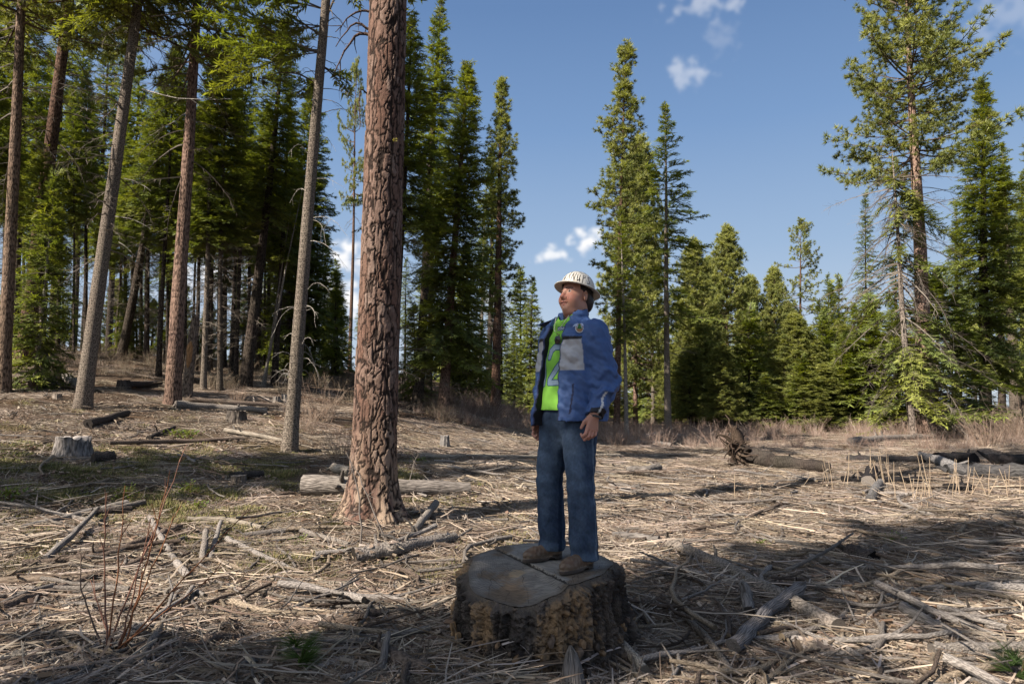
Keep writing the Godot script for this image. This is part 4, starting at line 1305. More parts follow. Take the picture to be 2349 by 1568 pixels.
func slash() -> void:
	var silver := Color(0.36, 0.325, 0.285)
	var drift := Color(0.30, 0.265, 0.225)
	var brown := Color(0.20, 0.155, 0.12)
	var dark := Color(0.10, 0.083, 0.07)
	var char_ := Color(0.035, 0.033, 0.033)
	var cream := Color(0.52, 0.45, 0.35)
	var V := func(a: Array) -> Array:
		var r := []
		for k in range(0, a.size(), 2): r.append(Vector2(a[k], a[k + 1]))
		return r
	# near the plated pine
	log_on("fallen_log", "weathered grey sawn log lying behind the plated pine", V.call([694, 1136, 880, 1140, 1076, 1142]), 20, 15, drift, "wood", {"category": "log", "bend": 0.004, "sides": 16, "end": Color(0.33, 0.27, 0.2)})
	log_on("fallen_log", "short whitish piece of wood on top of the grey sawn log", V.call([763, 1100, 800, 1108]), 9, 9, cream, "wood", {"category": "log", "lift": [0.09, 0.09]})
	log_on("fallen_log", "grey log with peeling curls of bark and a charred hollow end", V.call([812, 1302, 900, 1282, 1042, 1248]), 18, 10, drift, "stick_bark", {"category": "log", "shreds": 90, "stubs": 6, "rough": 0.35, "end": Color(0.05, 0.04, 0.035)})
	log_on("fallen_branch", "dark long crooked branch sweeping from the bottom edge up to the stump", V.call([395, 1530, 560, 1468, 800, 1446, 960, 1402, 1038, 1350]), 11, 6, brown, "stick_bark", {"stubs": 7, "bend": 0.1})
	log_on("fallen_branch", "short stout branch leaning out of the slash at the pine's foot", V.call([950, 1230, 1000, 1185]), 8, 7, drift, "stick_bark", {"lift": [0.0, 0.1]})
	log_on("fallen_branch", "forked pale branch below the dark crooked branch", V.call([770, 1566, 870, 1500, 960, 1470]), 9, 7, drift, "stick_bark", {"stubs": 3})
	log_on("fallen_log", "cut log with an orange end grain at the bottom edge", V.call([864, 1520, 985, 1580]), 17, 19, brown, "stick_bark", {"category": "log", "end": Color(0.48, 0.29, 0.13)})
	log_on("fallen_branch", "grey splintered stick standing beside the orange ended log", V.call([872, 1566, 890, 1530]), 9, 5, silver, "wood", {"lift": [0.0, 0.13]})
	# the branches on the sunny ground
	log_on("fallen_branch", "long dark branch with a charred butt, upper of two running side by side", V.call([48, 1312, 150, 1302, 250, 1288, 340, 1250, 412, 1222]), 10, 6, brown, "stick_bark", {"stubs": 4, "bend": 0.05})
	log_on("fallen_branch", "grey fork rising from the charred butt of the dark branch", V.call([100, 1304, 165, 1255, 222, 1192]), 8, 4, silver, "wood", {"lift": [0.02, 0.06, 0.08]})
	log_on("fallen_branch", "long straight dark branch, lower of two running side by side", V.call([0, 1412, 140, 1366, 280, 1318, 400, 1262]), 9, 6, brown, "stick_bark", {"bend": 0.04})
	log_on("fallen_branch", "branch broken open to orange wood on the sunny ground", V.call([-40, 1352, 120, 1345, 228, 1338]), 9, 8, Color(0.42, 0.33, 0.24), "wood", {"end": Color(0.55, 0.35, 0.17)})
	log_on("fallen_branch", "pale branch end lying under the broken orange one", V.call([-40, 1372, 80, 1368]), 8, 7, drift, "stick_bark", {})
	log_on("fallen_branch", "pale forked branch lying towards the viewer between darker ones", V.call([342, 1196, 365, 1240, 392, 1290, 432, 1340]), 5, 8, silver, "stick_bark", {"stubs": 2})
	log_on("fallen_branch", "long pale split pole on the grassy ground", V.call([52, 1222, 150, 1200, 290, 1168]), 6, 8, silver, "wood", {"bend": 0.02})
	log_on("fallen_branch", "second pole lying against the long pale split pole", V.call([150, 1202, 250, 1182, 330, 1164]), 6, 6, drift, "wood", {})
	log_on("fallen_log", "grey rotten slab at the corner of the clearing", V.call([28, 1536, 120, 1538, 205, 1552]), 16, 12, drift, "wood", {"category": "log", "rough": 0.5, "bend": 0.06})
	log_on("fallen_branch", "dark crumbling log half sunk in the slope", V.call([205, 1192, 300, 1180]), 8, 7, dark, "stick_bark", {})
	log_on("fallen_branch", "upright broken stub between two poles", V.call([462, 1308, 470, 1262]), 7, 6, drift, "stick_bark", {"lift": [0.0, 0.12]})
	log_on("fallen_branch", "thin grey stub beside the upright broken stub", V.call([478, 1305, 505, 1225]), 6, 4, silver, "stick_bark", {"lift": [0.0, 0.08]})
	log_on("fallen_branch", "pale straight pole pointing at the plated pine", V.call([430, 1200, 520, 1202, 600, 1222]), 5, 5, cream, "wood", {})
	log_on("fallen_branch", "pale stick crossing others short of the plated pine", V.call([520, 1250, 600, 1290, 690, 1330]), 6, 5, silver, "stick_bark", {"stubs": 2})
	log_on("fallen_branch", "curved whitish branch in the brightest patch", V.call([590, 1375, 690, 1352, 800, 1350, 860, 1365]), 6, 3, cream, "wood", {"bend": 0.06})
	log_on("fallen_branch", "grey branch running from the pale stick to the plated pine", V.call([560, 1240, 680, 1225, 800, 1262]), 6, 5, drift, "stick_bark", {"stubs": 3})
	log_on("fallen_branch", "short cut stick with a yellow end", V.call([520, 1378, 585, 1338]), 4, 4, Color(0.48, 0.36, 0.22), "wood", {})
	# right of the stump
	log_on("fallen_log", "long grey log lying slantwise past the stump", V.call([1532, 1262, 1640, 1312, 1780, 1388, 1926, 1464]), 12, 17, Color(0.27, 0.235, 0.195), "stick_bark", {"category": "log", "stubs": 5, "bend": 0.015})
	log_on("fallen_log", "grey split slab propped on the long slanting log", V.call([1684, 1508, 1760, 1440, 1840, 1392]), 15, 11, Color(0.30, 0.28, 0.265), "wood", {"category": "log", "lift": [0.0, 0.03, 0.08], "rough": 0.5})
	log_on("fallen_branch", "grey broken post sticking up near the split slab", V.call([1720, 1425, 1708, 1395]), 12, 9, silver, "wood", {"lift": [0.0, 0.1], "rough": 0.5})
	log_on("fallen_branch", "long branch thickening towards the bottom edge", V.call([1455, 1310, 1539, 1402, 1614, 1477, 1680, 1568]), 3, 10, Color(0.26, 0.22, 0.175), "stick_bark", {"stubs": 5})
	log_on("fallen_branch", "pale bark stripped branch at the stump's foot", V.call([1406, 1476, 1440, 1512, 1480, 1562]), 8, 11, cream, "stick_bark", {"stubs": 3})
	log_on("fallen_branch", "pale pole just past the person's legs", V.call([1405, 1240, 1460, 1243, 1512, 1252]), 7, 7, silver, "wood", {})
	log_on("fallen_log", "grey pole slanting down to the corner of the clearing", V.call([2104, 1352, 2188, 1398, 2318, 1482]), 7, 11, drift, "stick_bark", {"category": "log", "stubs": 4})
	log_on("fallen_log", "splintered grey log beside the slanting pole", V.call([2070, 1410, 2130, 1446, 2206, 1484]), 11, 10, Color(0.24, 0.225, 0.21), "wood", {"category": "log", "rough": 0.5})
	log_on("fallen_log", "whitish log with bark patches reaching the picture's edge", V.call([2190, 1364, 2270, 1366, 2380, 1374]), 8, 12, silver, "stick_bark", {"category": "log"})
	log_on("fallen_branch", "thin pale pole in the shaded slash", V.call([1930, 1338, 1985, 1346, 2044, 1362]), 5, 6, silver, "wood", {})
	log_on("fallen_branch", "orange splinter of fresh wood in the slash", V.call([2062, 1378, 2112, 1370]), 6, 4, Color(0.50, 0.33, 0.17), "wood", {})
	log_on("fallen_log", "barked log piece at the bottom with a torn pale flank", V.call([1836, 1512, 1900, 1518]), 15, 13, Color(0.36, 0.29, 0.22), "stick_bark", {"category": "log", "shreds": 30})
	log_on("fallen_log", "dim grey log along the bottom corner", V.call([2140, 1520, 2260, 1516, 2400, 1520]), 13, 16, drift, "stick_bark", {"category": "log"})
	log_on("fallen_log", "dark hollow stub with a curled root in the slash", V.call([1950, 1290, 2005, 1300]), 17, 13, dark, "stick_bark", {"category": "log", "rough": 0.5, "end": Color(0.02, 0.018, 0.016)})
	log_on("fallen_branch", "long thin branch with a hooked end in the far sunlight", V.call([1470, 1250, 1600, 1225, 1700, 1205, 1790, 1165, 1830, 1160]), 4, 3, brown, "stick_bark", {"stubs": 5, "bend": 0.08})
	log_on("fallen_branch", "arching bare branch over the shaded slash", V.call([1800, 1330, 1900, 1310, 1960, 1282]), 4, 2, silver, "wood", {"lift": [0.02, 0.12, 0.2]})
	log_on("fallen_log", "grey log at the edge of the far shade", V.call([1438, 1092, 1480, 1090, 1512, 1084]), 9, 8, drift, "wood", {"category": "log"})
	log_on("fallen_log", "long thin whitish log in the far sunlight behind the person", V.call([960, 1056, 1180, 1056, 1420, 1052]), 5, 4, cream, "wood", {"category": "log"})
	log_on("fallen_log", "pale grey log resting under the towering pine", V.call([1952, 1022, 2060, 1013, 2130, 1010]), 8, 6, drift, "wood", {"category": "log"})
	log_on("fallen_log", "pale wood heap log by the smooth grey trunk", V.call([1478, 1008, 1520, 1002, 1566, 1008]), 6, 5, silver, "wood", {"category": "log", "stubs": 4})
	log_on("fallen_log", "bleached stick heap log farther along from the smooth grey trunk", V.call([1450, 1024, 1500, 1022, 1540, 1026]), 5, 4, silver, "wood", {"category": "log", "stubs": 6})
	# burnt logs
	log_on("fallen_log", "black burnt log behind the cracked grey root", V.call([2150, 1066, 2200, 1066, 2236, 1068]), 12, 12, char_, "stick_bark", {"category": "log", "rough": 0.4})
	log_on("fallen_log", "black burnt log end coming in from the edge", V.call([2278, 1072, 2320, 1072, 2400, 1074]), 13, 13, char_, "stick_bark", {"category": "log", "rough": 0.4})
	log_on("fallen_log", "long charred log with silvery cracks", V.call([2176, 1098, 2260, 1100, 2400, 1106]), 15, 17, Color(0.10, 0.096, 0.092), "wood", {"category": "log", "rough": 0.45})
	log_on("fallen_log", "cracked grey root running up onto the long charred log", V.call([2200, 1100, 2160, 1080, 2112, 1066]), 15, 5, Color(0.31, 0.295, 0.275), "wood", {"category": "log", "lift": [0.02, 0.08, 0.16], "rough": 0.4})
	log_on("fallen_log", "low black log among the dry stalks", V.call([1936, 1114, 1990, 1114]), 9, 8, char_, "stick_bark", {"category": "log", "rough": 0.5})
	log_on("fallen_log", "burnt block with a pale sawn end standing among the stalks", V.call([1994, 1122, 2002, 1108]), 13, 12, char_, "stick_bark", {"category": "log", "lift": [0.0, 0.12], "end": Color(0.42, 0.37, 0.31)})
	log_on("fallen_log", "grey split plank lying below the burnt block", V.call([1998, 1160, 2012, 1132, 2022, 1118]), 10, 8, Color(0.24, 0.23, 0.215), "wood", {"category": "log"})
	log_on("fallen_log", "thin black log along the ground behind the grey plank", V.call([2028, 1112, 2100, 1110, 2180, 1110]), 7, 5, char_, "stick_bark", {"category": "log", "stubs": 4})
	log_on("fallen_log", "dark log in the row behind the dry stalks", V.call([1948, 1064, 2030, 1066, 2120, 1066]), 9, 8, Color(0.06, 0.054, 0.05), "stick_bark", {"category": "log"})
	log_on("fallen_log", "dark charred lump next to the root plate", V.call([1812, 1076, 1870, 1082]), 10, 9, char_, "stick_bark", {"category": "log", "rough": 0.5})
	log_on("fallen_log", "black chunk in front of the long charred log", V.call([2172, 1132, 2226, 1130]), 9, 8, char_, "stick_bark", {"category": "log", "rough": 0.6})
	# the root plate
	var rw := log_on("root_plate", "torn up dark root plate with writhing roots and its long black trunk", V.call([1700, 1068, 1720, 1070, 1790, 1078, 1906, 1086]), 26, 10, Color(0.07, 0.058, 0.048), "stick_bark", {"category": "uprooted tree", "part": "trunk", "rough": 0.4, "bend": 0.01})
	for k in 52:
		var s := Shape.new()
		var a := rnd(-0.5, PI + 0.5)
		var l := rnd(0.2, 0.8)
		var d := Vector3(rnd(-0.6, 0.25), sin(a), cos(a)).normalized()
		var p := Vector3(rnd(-0.25, 0.12), rnd(0.05, 0.5), rnd(-0.2, 0.2)) + d * 0.1
		var pts := PackedVector3Array([p])
		var rad := PackedFloat32Array([rnd(0.02, 0.06)])
		for j in 5:
			d = (d + rand_unit() * 0.75 + Vector3(-0.05, -0.05, 0)).normalized()
			pts.append(pts[-1] + d * l / 5.0)
			rad.append(rad[-1] * 0.72)
		tube(s, pts, rad, 6, shade_of(Color(0.11, 0.08, 0.058), rnd(0.6, 1.3)), 0.3)
		part("root", s.mesh(), M.stick_bark, rw)
	var st := Shape.new()
	tube(st, PackedVector3Array([Vector3(0.02, 0.1, 0), Vector3(-0.03, 0.45, 0.02), Vector3(-0.08, 0.72, 0), Vector3(-0.14, 0.9, 0.03)]), PackedFloat32Array([0.25, 0.17, 0.12, 0.05]), 10, Color(0.11, 0.08, 0.06), 0.5)
	part("stub", st.mesh(), M.stick_bark, rw)
	# up the slope
	log_on("fallen_log", "dark log butted against the paler log on the slope", V.call([76, 896, 135, 874]), 12, 10, brown, "stick_bark", {"category": "log"})
	log_on("fallen_log", "paler log running down from the dark log on the slope", V.call([136, 872, 188, 900]), 10, 9, silver, "stick_bark", {"category": "log"})
	log_on("fallen_log", "mossy dark log near the reddish upright pine", V.call([288, 892, 368, 884]), 7, 5, dark, "stick_bark", {"category": "log"})
	log_on("fallen_log", "long grey log lying out from the reddish upright pine", V.call([402, 938, 500, 944, 612, 950]), 8, 6, drift, "stick_bark", {"category": "log"})
	log_on("fallen_log", "thin log lying farther up, parallel to the long grey log", V.call([430, 925, 520, 932, 640, 938]), 6, 5, brown, "stick_bark", {"category": "log"})
	log_on("fallen_log", "dark log pieces on the grass above the grey broken stump", V.call([200, 985, 290, 958]), 9, 7, dark, "stick_bark", {"category": "log"})
	log_on("fallen_log", "dark slab angled on the grass", V.call([340, 1016, 398, 988]), 6, 4, dark, "wood", {"category": "log"})
	log_on("fallen_log", "rounded dark log end next to the grey broken stump", V.call([212, 1066, 262, 1060]), 9, 10, dark, "stick_bark", {"category": "log"})
	log_on("fallen_log", "bleached split wood lying in a line on the grass", V.call([515, 995, 590, 1008, 680, 1022]), 5, 3, cream, "wood", {"category": "log"})
	log_on("fallen_log", "long low log in the band of shade", V.call([250, 1024, 420, 1020, 560, 1014]), 5, 4, brown, "stick_bark", {"category": "log"})
	log_on("fallen_log", "short dark log on the grass facing the plated pine", V.call([532, 1106, 600, 1098]), 8, 7, dark, "stick_bark", {"category": "log"})
	small_stump(165, 1050, 92, 46, "grey broken stump weathered in streaks, on the grassy slope", Color(0.25, 0.225, 0.2), 0.5)
	small_stump(541, 968, 56, 26, "low dark stump out on the slope before the twiggy trunks", Color(0.13, 0.11, 0.09), 0.2)
	small_stump(546, 1110, 44, 18, "little pale cut stump on the grass", Color(0.30, 0.24, 0.18), 0.15)
	small_stump(282, 893, 36, 20, "small dark stump up the slope beside the mossy log", Color(0.12, 0.1, 0.085), 0.2)
	small_stump(655, 925, 26, 20, "small pale stump by the thin black trunk", Color(0.38, 0.34, 0.29), 0.3)
	small_stump(634, 925, 22, 16, "smallest stump, next to the small pale one", Color(0.30, 0.27, 0.23), 0.3)
	small_stump(1020, 1026, 27, 27, "rounded whitish stump in the brush behind the plated pine", Color(0.27, 0.25, 0.225), 0.6)
	small_stump(130, 915, 24, 12, "tiny pale cut stump on the needle strewn slope", Color(0.36, 0.30, 0.24), 0.2)
	small_stump(1660, 1262, 66, 12, "flat stump almost buried in the slash", Color(0.20, 0.165, 0.13), 0.3)
	# the many branches that lie everywhere
	var kinds := [["grey", silver], ["brown", brown], ["straw coloured", Color(0.42, 0.34, 0.245)], ["dull", drift]]
	var stock := []
	for k in kinds.size():
		for j in 5:
			stock.append([k, stick_mesh(rnd(0.5, 1.6), rnd(0.010, 0.027), kinds[k][1], rng.randi() % 4)])
	for e in stock:
		var w := []
		var c := []
		for k in 130:
			var d := 3.1 + 19.0 * pow(rng.randf(), 1.1)
			var x := rnd(-0.75 * d, 0.8 * d)
			if slash_at(x, -d) < 0.45 and rng.randf() < 0.75: continue
			if Vector2(x - STUMP_X, -d - STUMP_Z).length() < 0.75: continue
			var t := tilt_to_ground(x, -d)
			t.basis = (t.basis * Basis(Vector3.BACK, rnd(-0.06, 0.06))).scaled_local(Vector3(rnd(0.4, 0.9), rnd(0.4, 0.7), rnd(0.4, 0.7)))
			t.origin.y += rnd(0.01, 0.035)
			w.append(t)
			var b := rnd(0.7, 1.2)
			c.append(Color(b, b, b))
		many("branch_litter", e[1], M.stick_bark, w, c)
	for k in 290:
		var d := 3.1 + 11.0 * pow(rng.randf(), 1.4)
		var x := rnd(-0.72 * d, 0.78 * d)
		if slash_at(x, -d) < 0.45 and rng.randf() < 0.8: continue
		if Vector2(x - STUMP_X, -d - STUMP_Z).length() < 0.75: continue
		var e: Array = pick(stock)
		var where := "sunny ground short of the plated pine" if x < -0.4 and d < 7.5 else ("slope above the grass" if x < -0.4 else ("slash beyond the stump" if d > 5.6 else "shaded slash around the stump"))
		var o := part("fallen_branch", e[1], M.stick_bark, self)
		tag(o, "loose %s branch strewn on the %s" % [kinds[e[0]][0], where], "fallen branch", "loose %s branches on the %s" % [kinds[e[0]][0], where])
		var t := tilt_to_ground(x, -d)
		t.basis = t.basis * Basis(Vector3.BACK, rnd(-0.09, 0.09))
		t.basis = t.basis.scaled_local(Vector3(rnd(0.7, 1.3), 1, 1))
		t.origin.y += rnd(0.015, 0.05)
		o.transform = t

# ---------------------------------------------------------------- small plants
func leafy(r: float, count: int, tones: Array) -> ArrayMesh:
	var s := Shape.new()
	for k in count:
		var p := rand_unit() * Vector3(r, r * 0.45, r) * rng.randf() + Vector3(0, r * 0.4, 0)
		var d := (Vector3(p.x, 0.02, p.z) / r + rand_unit() * 0.6).normalized()
		var w := d.cross(Vector3.UP + rand_unit() * 0.5).normalized() * 0.009
		var l := rnd(0.025, 0.05)
		var c := shade_of(pick(tones), rnd(0.75, 1.25))
		s.tri(p, p + d * l * 0.5 + w, p + d * l, c)
		s.tri(p, p + d * l, p + d * l * 0.5 - w, c)
		if k % 4 == 0: stick(s, Vector3(p.x * 0.2, 0, p.z * 0.2), p, 0.0025, 0.0015, Color(0.2, 0.12, 0.06))
	return s.mesh()

func plants() -> void:
	# bare shoots in front
	var foot := ground_at(240, 1508)
	var t := thing("bare_shrub", "leafless shrub of long reddish shoots fanning up from the ground", "shrub", foot)
	var tips := [[184, 1272, 170, 1370], [245, 1129, 232, 1300], [286, 1112, 272, 1330], [392, 1076, 330, 1310], [412, 1158, 320, 1370], [578, 1160, 400, 1345], [346, 1192, 300, 1390], [520, 1290, 360, 1420], [205, 1330, 235, 1400], [428, 1020, 340, 1250]]
	for q in tips:
		var s := Shape.new()
		var d: float = -foot.z + rnd(-0.35, 0.25)
		var a := Vector3(rnd(-0.06, 0.1), -0.03, rnd(-0.05, 0.05))
		var b := at(q[2], q[3], -foot.z + (d + foot.z) * 0.5) - foot
		var c := at(q[0], q[1], d) - foot
		var pts := PackedVector3Array()
		var rad := PackedFloat32Array()
		for k in 12:
			var f := k / 11.0
			pts.append(a.lerp(b, f).lerp(b.lerp(c, f), f) + rand_unit() * 0.006)
			rad.append(lerpf(0.0065, 0.002, f))
		var col: Color = pick([Color(0.27, 0.12, 0.06), Color(0.22, 0.115, 0.08), Color(0.19, 0.14, 0.11)])
		tube(s, pts, rad, 5, col, 0.0, false)
		for k in 5:
			var o := pts[5 + rng.randi() % 6]
			var dd := ((c - b).normalized() + rand_unit() * 0.5).normalized()
			var l := rnd(0.02, 0.14)
			tube(s, PackedVector3Array([o, o + dd * l * 0.5, o + dd * l]), PackedFloat32Array([0.003, 0.0022, 0.001]), 4, col, 0.0, false)
		part("stem", s.mesh(), M.litter, t)
	for q in [[824, 1274, 836, 1115, 793, 1034, "thin crooked sapling twig before the plated pine, by the peeling log"], [890, 1252, 846, 1135, 804, 1050, "second thin sapling twig crossing the plated pine's foot"], [930, 1140, 940, 1085, 958, 1040, "dark thin twig standing beside the grey sawn log"]]:
		var g := ground_at(q[0], q[1])
		var o := thing("sapling", q[6], "sapling", g)
		var s := Shape.new()
		var b := at(q[2], q[3], -g.z + 0.05) - g
		var c := at(q[4], q[5], -g.z + 0.1) - g
		var pts := PackedVector3Array()
		var rad := PackedFloat32Array()
		for k in 10:
			var f := k / 9.0
			pts.append(Vector3(0, -0.03, 0).lerp(b, f).lerp(b.lerp(c, f), f) + rand_unit() * 0.012)
			rad.append(lerpf(0.010, 0.003, f))
		tube(s, pts, rad, 5, Color(0.19, 0.165, 0.14), 0.0, false)
		for k in 9:
			var p := pts[2 + rng.randi() % 7]
			var d := rand_unit()
			tube(s, PackedVector3Array([p, p + d * 0.05, p + d * rnd(0.06, 0.14)]), PackedFloat32Array([0.003, 0.002, 0.001]), 4, Color(0.22, 0.19, 0.16), 0.0, false)
		part("stem", s.mesh(), M.litter, o)
	# dry stalks among the burnt logs
	var stalks := []
	for k in 5:
		var s := Shape.new()
		var b := Vector3(rnd(-0.08, 0.08), 0.5, rnd(-0.05, 0.05))
		tube(s, PackedVector3Array([Vector3(0, -0.04, 0), b * 0.5 + rand_unit() * 0.01, b, b * 2.0 + rand_unit() * 0.03]), PackedFloat32Array([0.006, 0.0055, 0.005, 0.003]), 5, Color(0.40, 0.31, 0.21), 0.0, true)
		stalks.append(s.mesh())
	for q in [[1908, 1120, 70, 3], [1935, 1118, 50, 4], [2000, 1112, 75, 14], [2096, 1150, 95, 9], [2120, 1160, 60, 5], [2185, 1140, 70, 9], [2240, 1140, 60, 6], [2300, 1145, 60, 5], [1880, 1122, 40, 3], [1660, 1140, 50, 3], [1756, 1150, 45, 2]]:
		for k in q[3]:
			var g := ground_at(q[0] + rnd(-42, 42), q[1] + rnd(-14, 12))
			var o := part("dry_stalk", pick(stalks), M.litter, self)
			tag(o, "one of the thin straw coloured stalks standing among the burnt logs", "dry stalk", "dry stalks among the burnt logs")
			var h: float = q[2] * rnd(0.6, 1.25) * -g.z / SCALE
			o.transform = Transform3D(Basis(Vector3.BACK, rnd(-0.12, 0.12) if rng.randf() < 0.85 else rnd(-0.6, 0.6)).scaled_local(Vector3(1, h, 1)), g)
			o.rotate_object_local(Vector3.UP, rnd(0, TAU))
	var fresh := [Color(0.12, 0.16, 0.03), Color(0.17, 0.20, 0.05), Color(0.09, 0.13, 0.03)]
	var lm := [leafy(0.14, 90, fresh), leafy(0.2, 130, fresh)]
	for q in [[290, 1150, 0.8, "bright leafy plant on the shaded grass"], [430, 1136, 0.7, "flat bright leafy plant beyond the pale poles"], [18, 1152, 1.2, "green leafy patch at the edge of the grass"], [452, 1172, 0.8, "leafy plant at the tip of the dark branch"], [592, 1280, 0.6, "small green sprig among pale sticks"], [690, 1256, 0.6, "green sprig near the plated pine's foot"], [400, 1002, 0.9, "low green plant up the slope"], [430, 1008, 1.1, "wider low green plant up the slope"], [960, 1065, 0.8, "green sprig behind the grey sawn log"], [1745, 1255, 0.6, "little green tuft in the sunlit slash"], [2048, 1250, 0.6, "green tuft in the shaded slash"]]:
		var o := thing("leafy_plant", q[3], "plant", ground_at(q[0], q[1]))
		part("foliage", pick(lm), M.foliage, o)
		o.scale = Vector3.ONE * q[2] * clampf(-o.position.z / 6.0, 0.8, 1.6)
	for q in [[690, 1572, 0.34, "dark green pine seedling at the bottom edge"], [2345, 1578, 0.22, "green pine seedling in the bottom corner"]]:
		var o := thing("pine_seedling", q[3], "seedling", ground_at(q[0], q[1]))
		var s := Shape.new()
		var st := Shape.new()
		tube(st, PackedVector3Array([Vector3(0, -0.03, 0), Vector3(0.01, q[2] * 0.4, 0), Vector3(0.02, q[2] * 0.6, 0)]), PackedFloat32Array([0.008, 0.006, 0.004]), 5, Color(0.15, 0.1, 0.06), 0.0, false)
		part("stem", st.mesh(), M.litter, o)
		for k in 9:
			var p := Vector3(rnd(-0.05, 0.05), q[2] * rnd(0.25, 0.6), rnd(-0.05, 0.05))
			var dd := (Vector3(rnd(-1, 1), 0.35, rnd(-1, 1))).normalized()
			for j in 60:
				var d := (dd + rand_unit() * 0.5).normalized()
				var w := d.cross(rand_unit()).normalized() * 0.0018
				var c := shade_of(Color(0.075, 0.12, 0.035), rnd(0.6, 1.4))
				s.tri(p - w, p + w, p + d * rnd(0.09, 0.17), c)
		part("foliage", s.mesh(), M.foliage, o)
	# separate leafless shrubs
	var bm := []
	for k in 3: bm.append(brush_mesh(1.0, 1.0, 46, [Color(0.25, 0.175, 0.125), Color(0.30, 0.23, 0.17)], 7))
	for q in [[735, 965, 1.0, "tangled bare brown bush at the twiggy grey trunk"], [2268, 1030, 1.3, "reddish bare bush by the edge beyond the burnt logs"], [545, 925, 0.5, "pale little bush on the slope behind the long grey log"], [1240, 1000, 0.9, "bare bush behind the person's legs"], [690, 1000, 0.8, "low bare bush beside the plated pine"], [790, 1060, 0.7, "thin leafless stems crowding the plated pine's trunk"], [2330, 1010, 1.5, "tall twiggy bush at the edge under the scarred fir"]]:
		var o := thing("bare_shrub", q[3], "shrub", ground_at(q[0], q[1]))
		o.scale = Vector3.ONE * q[2]
		part("stems", pick(bm), M.litter, o)

# ---------------------------------------------------------------- the person
# distances to the figure's surfaces are joined smoothly and meshed by surface nets
func smin(a: float, b: float, k: float) -> float:
	var h := maxf(k - absf(a - b), 0.0) / k
	return minf(a, b) - h * h * k * 0.25

func capsule(p: Vector3, a: Vector3, b: Vector3, ra: float, rb: float) -> float:
	var d := b - a
	var t := clampf((p - a).dot(d) / d.length_squared(), 0.0, 1.0)
	return p.distance_to(a + d * t) - lerpf(ra, rb, t)

func ovoid(p: Vector3, c: Vector3, r: Vector3) -> float:
	var q := (p - c) / r
	var k := q.length()
	return (k - 1.0) * minf(r.x, minf(r.y, r.z)) if k < 1.0 else (k - 1.0) * (p - c).length() / k

func nets(s: Shape, field: Callable, lo: Vector3, hi: Vector3, cell: float, color: Callable) -> void:
	var nx := int((hi.x - lo.x) / cell) + 2
	var ny := int((hi.y - lo.y) / cell) + 2
	var nz := int((hi.z - lo.z) / cell) + 2
	var far := 9.0
	var val := PackedFloat32Array()
	val.resize(nx * ny * nz)
	val.fill(far)
	var blk := 4
	var near := blk * cell * 1.9
	for bz in range(0, nz, blk):
		for by in range(0, ny, blk):
			for bx in range(0, nx, blk):
				var m: float = field.call(lo + Vector3(bx + 2, by + 2, bz + 2) * cell)
				if absf(m) > near: 
					if m < 0:
						for z in range(bz, mini(bz + blk, nz)):
							for y in range(by, mini(by + blk, ny)):
								for x in range(bx, mini(bx + blk, nx)): val[(z * ny + y) * nx + x] = -far
					continue
				for z in range(bz, mini(bz + blk, nz)):
					for y in range(by, mini(by + blk, ny)):
						for x in range(bx, mini(bx + blk, nx)):
							val[(z * ny + y) * nx + x] = field.call(lo + Vector3(x, y, z) * cell)
	var id := PackedInt32Array()
	id.resize(nx * ny * nz)
	id.fill(-1)
	var sx := 1
	var sy := nx
	var sz := nx * ny
	var offs := [0, sx, sy, sx + sy, sz, sx + sz, sy + sz, sx + sy + sz]
	var corner := [Vector3(0, 0, 0), Vector3(1, 0, 0), Vector3(0, 1, 0), Vector3(1, 1, 0), Vector3(0, 0, 1), Vector3(1, 0, 1), Vector3(0, 1, 1), Vector3(1, 1, 1)]
	var edges := [[0, 1], [2, 3], [4, 5], [6, 7], [0, 2], [1, 3], [4, 6], [5, 7], [0, 4], [1, 5], [2, 6], [3, 7]]
	for z in nz - 1:
		for y in ny - 1:
			for x in nx - 1:
				var o := (z * ny + y) * nx + x
				var mask := 0
				for k in 8:
					if val[o + offs[k]] < 0.0: mask |= 1 << k
				if mask == 0 or mask == 255: continue
				var sum := Vector3.ZERO
				var n := 0
				for e in edges:
					var a: float = val[o + offs[e[0]]]
					var b: float = val[o + offs[e[1]]]
					if (a < 0.0) == (b < 0.0): continue
					var t := a / (a - b)
					sum += corner[e[0]].lerp(corner[e[1]], t)
					n += 1
				var p := lo + (Vector3(x, y, z) + sum / n) * cell
				var g := 0.5 * cell
				var nn := Vector3(field.call(p + Vector3(g, 0, 0)) - field.call(p - Vector3(g, 0, 0)), field.call(p + Vector3(0, g, 0)) - field.call(p - Vector3(0, g, 0)), field.call(p + Vector3(0, 0, g)) - field.call(p - Vector3(0, 0, g))).normalized()
				id[o] = s.v.size()
				s.v.append(p)
				s.n.append(nn)
				s.c.append(color.call(p, nn))
	for z in range(1, nz - 1):
		for y in range(1, ny - 1):
			for x in range(1, nx - 1):
				var o := (z * ny + y) * nx + x
				var inside := val[o] < 0.0
				for k in 3:
					var step: int = [sx, sy, sz][k]
					if inside == (val[o + step] < 0.0): continue
					var u: int = [sy, sz, sx][k]
					var w: int = [sz, sx, sy][k]
					var a := id[o - u - w]
					var b := id[o - w]
					var c := id[o]
					var d := id[o - u]
					if a < 0 or b < 0 or c < 0 or d < 0: continue
					if inside: s.i.append_array(PackedInt32Array([a, c, b, a, d, c]))
					else: s.i.append_array(PackedInt32Array([a, b, c, a, c, d]))

const HEAD := Vector3(0.0, 1.645, -0.045)
const SHIFT := Vector3(0.015, 0, -0.042)      # the chest stands back of the feet

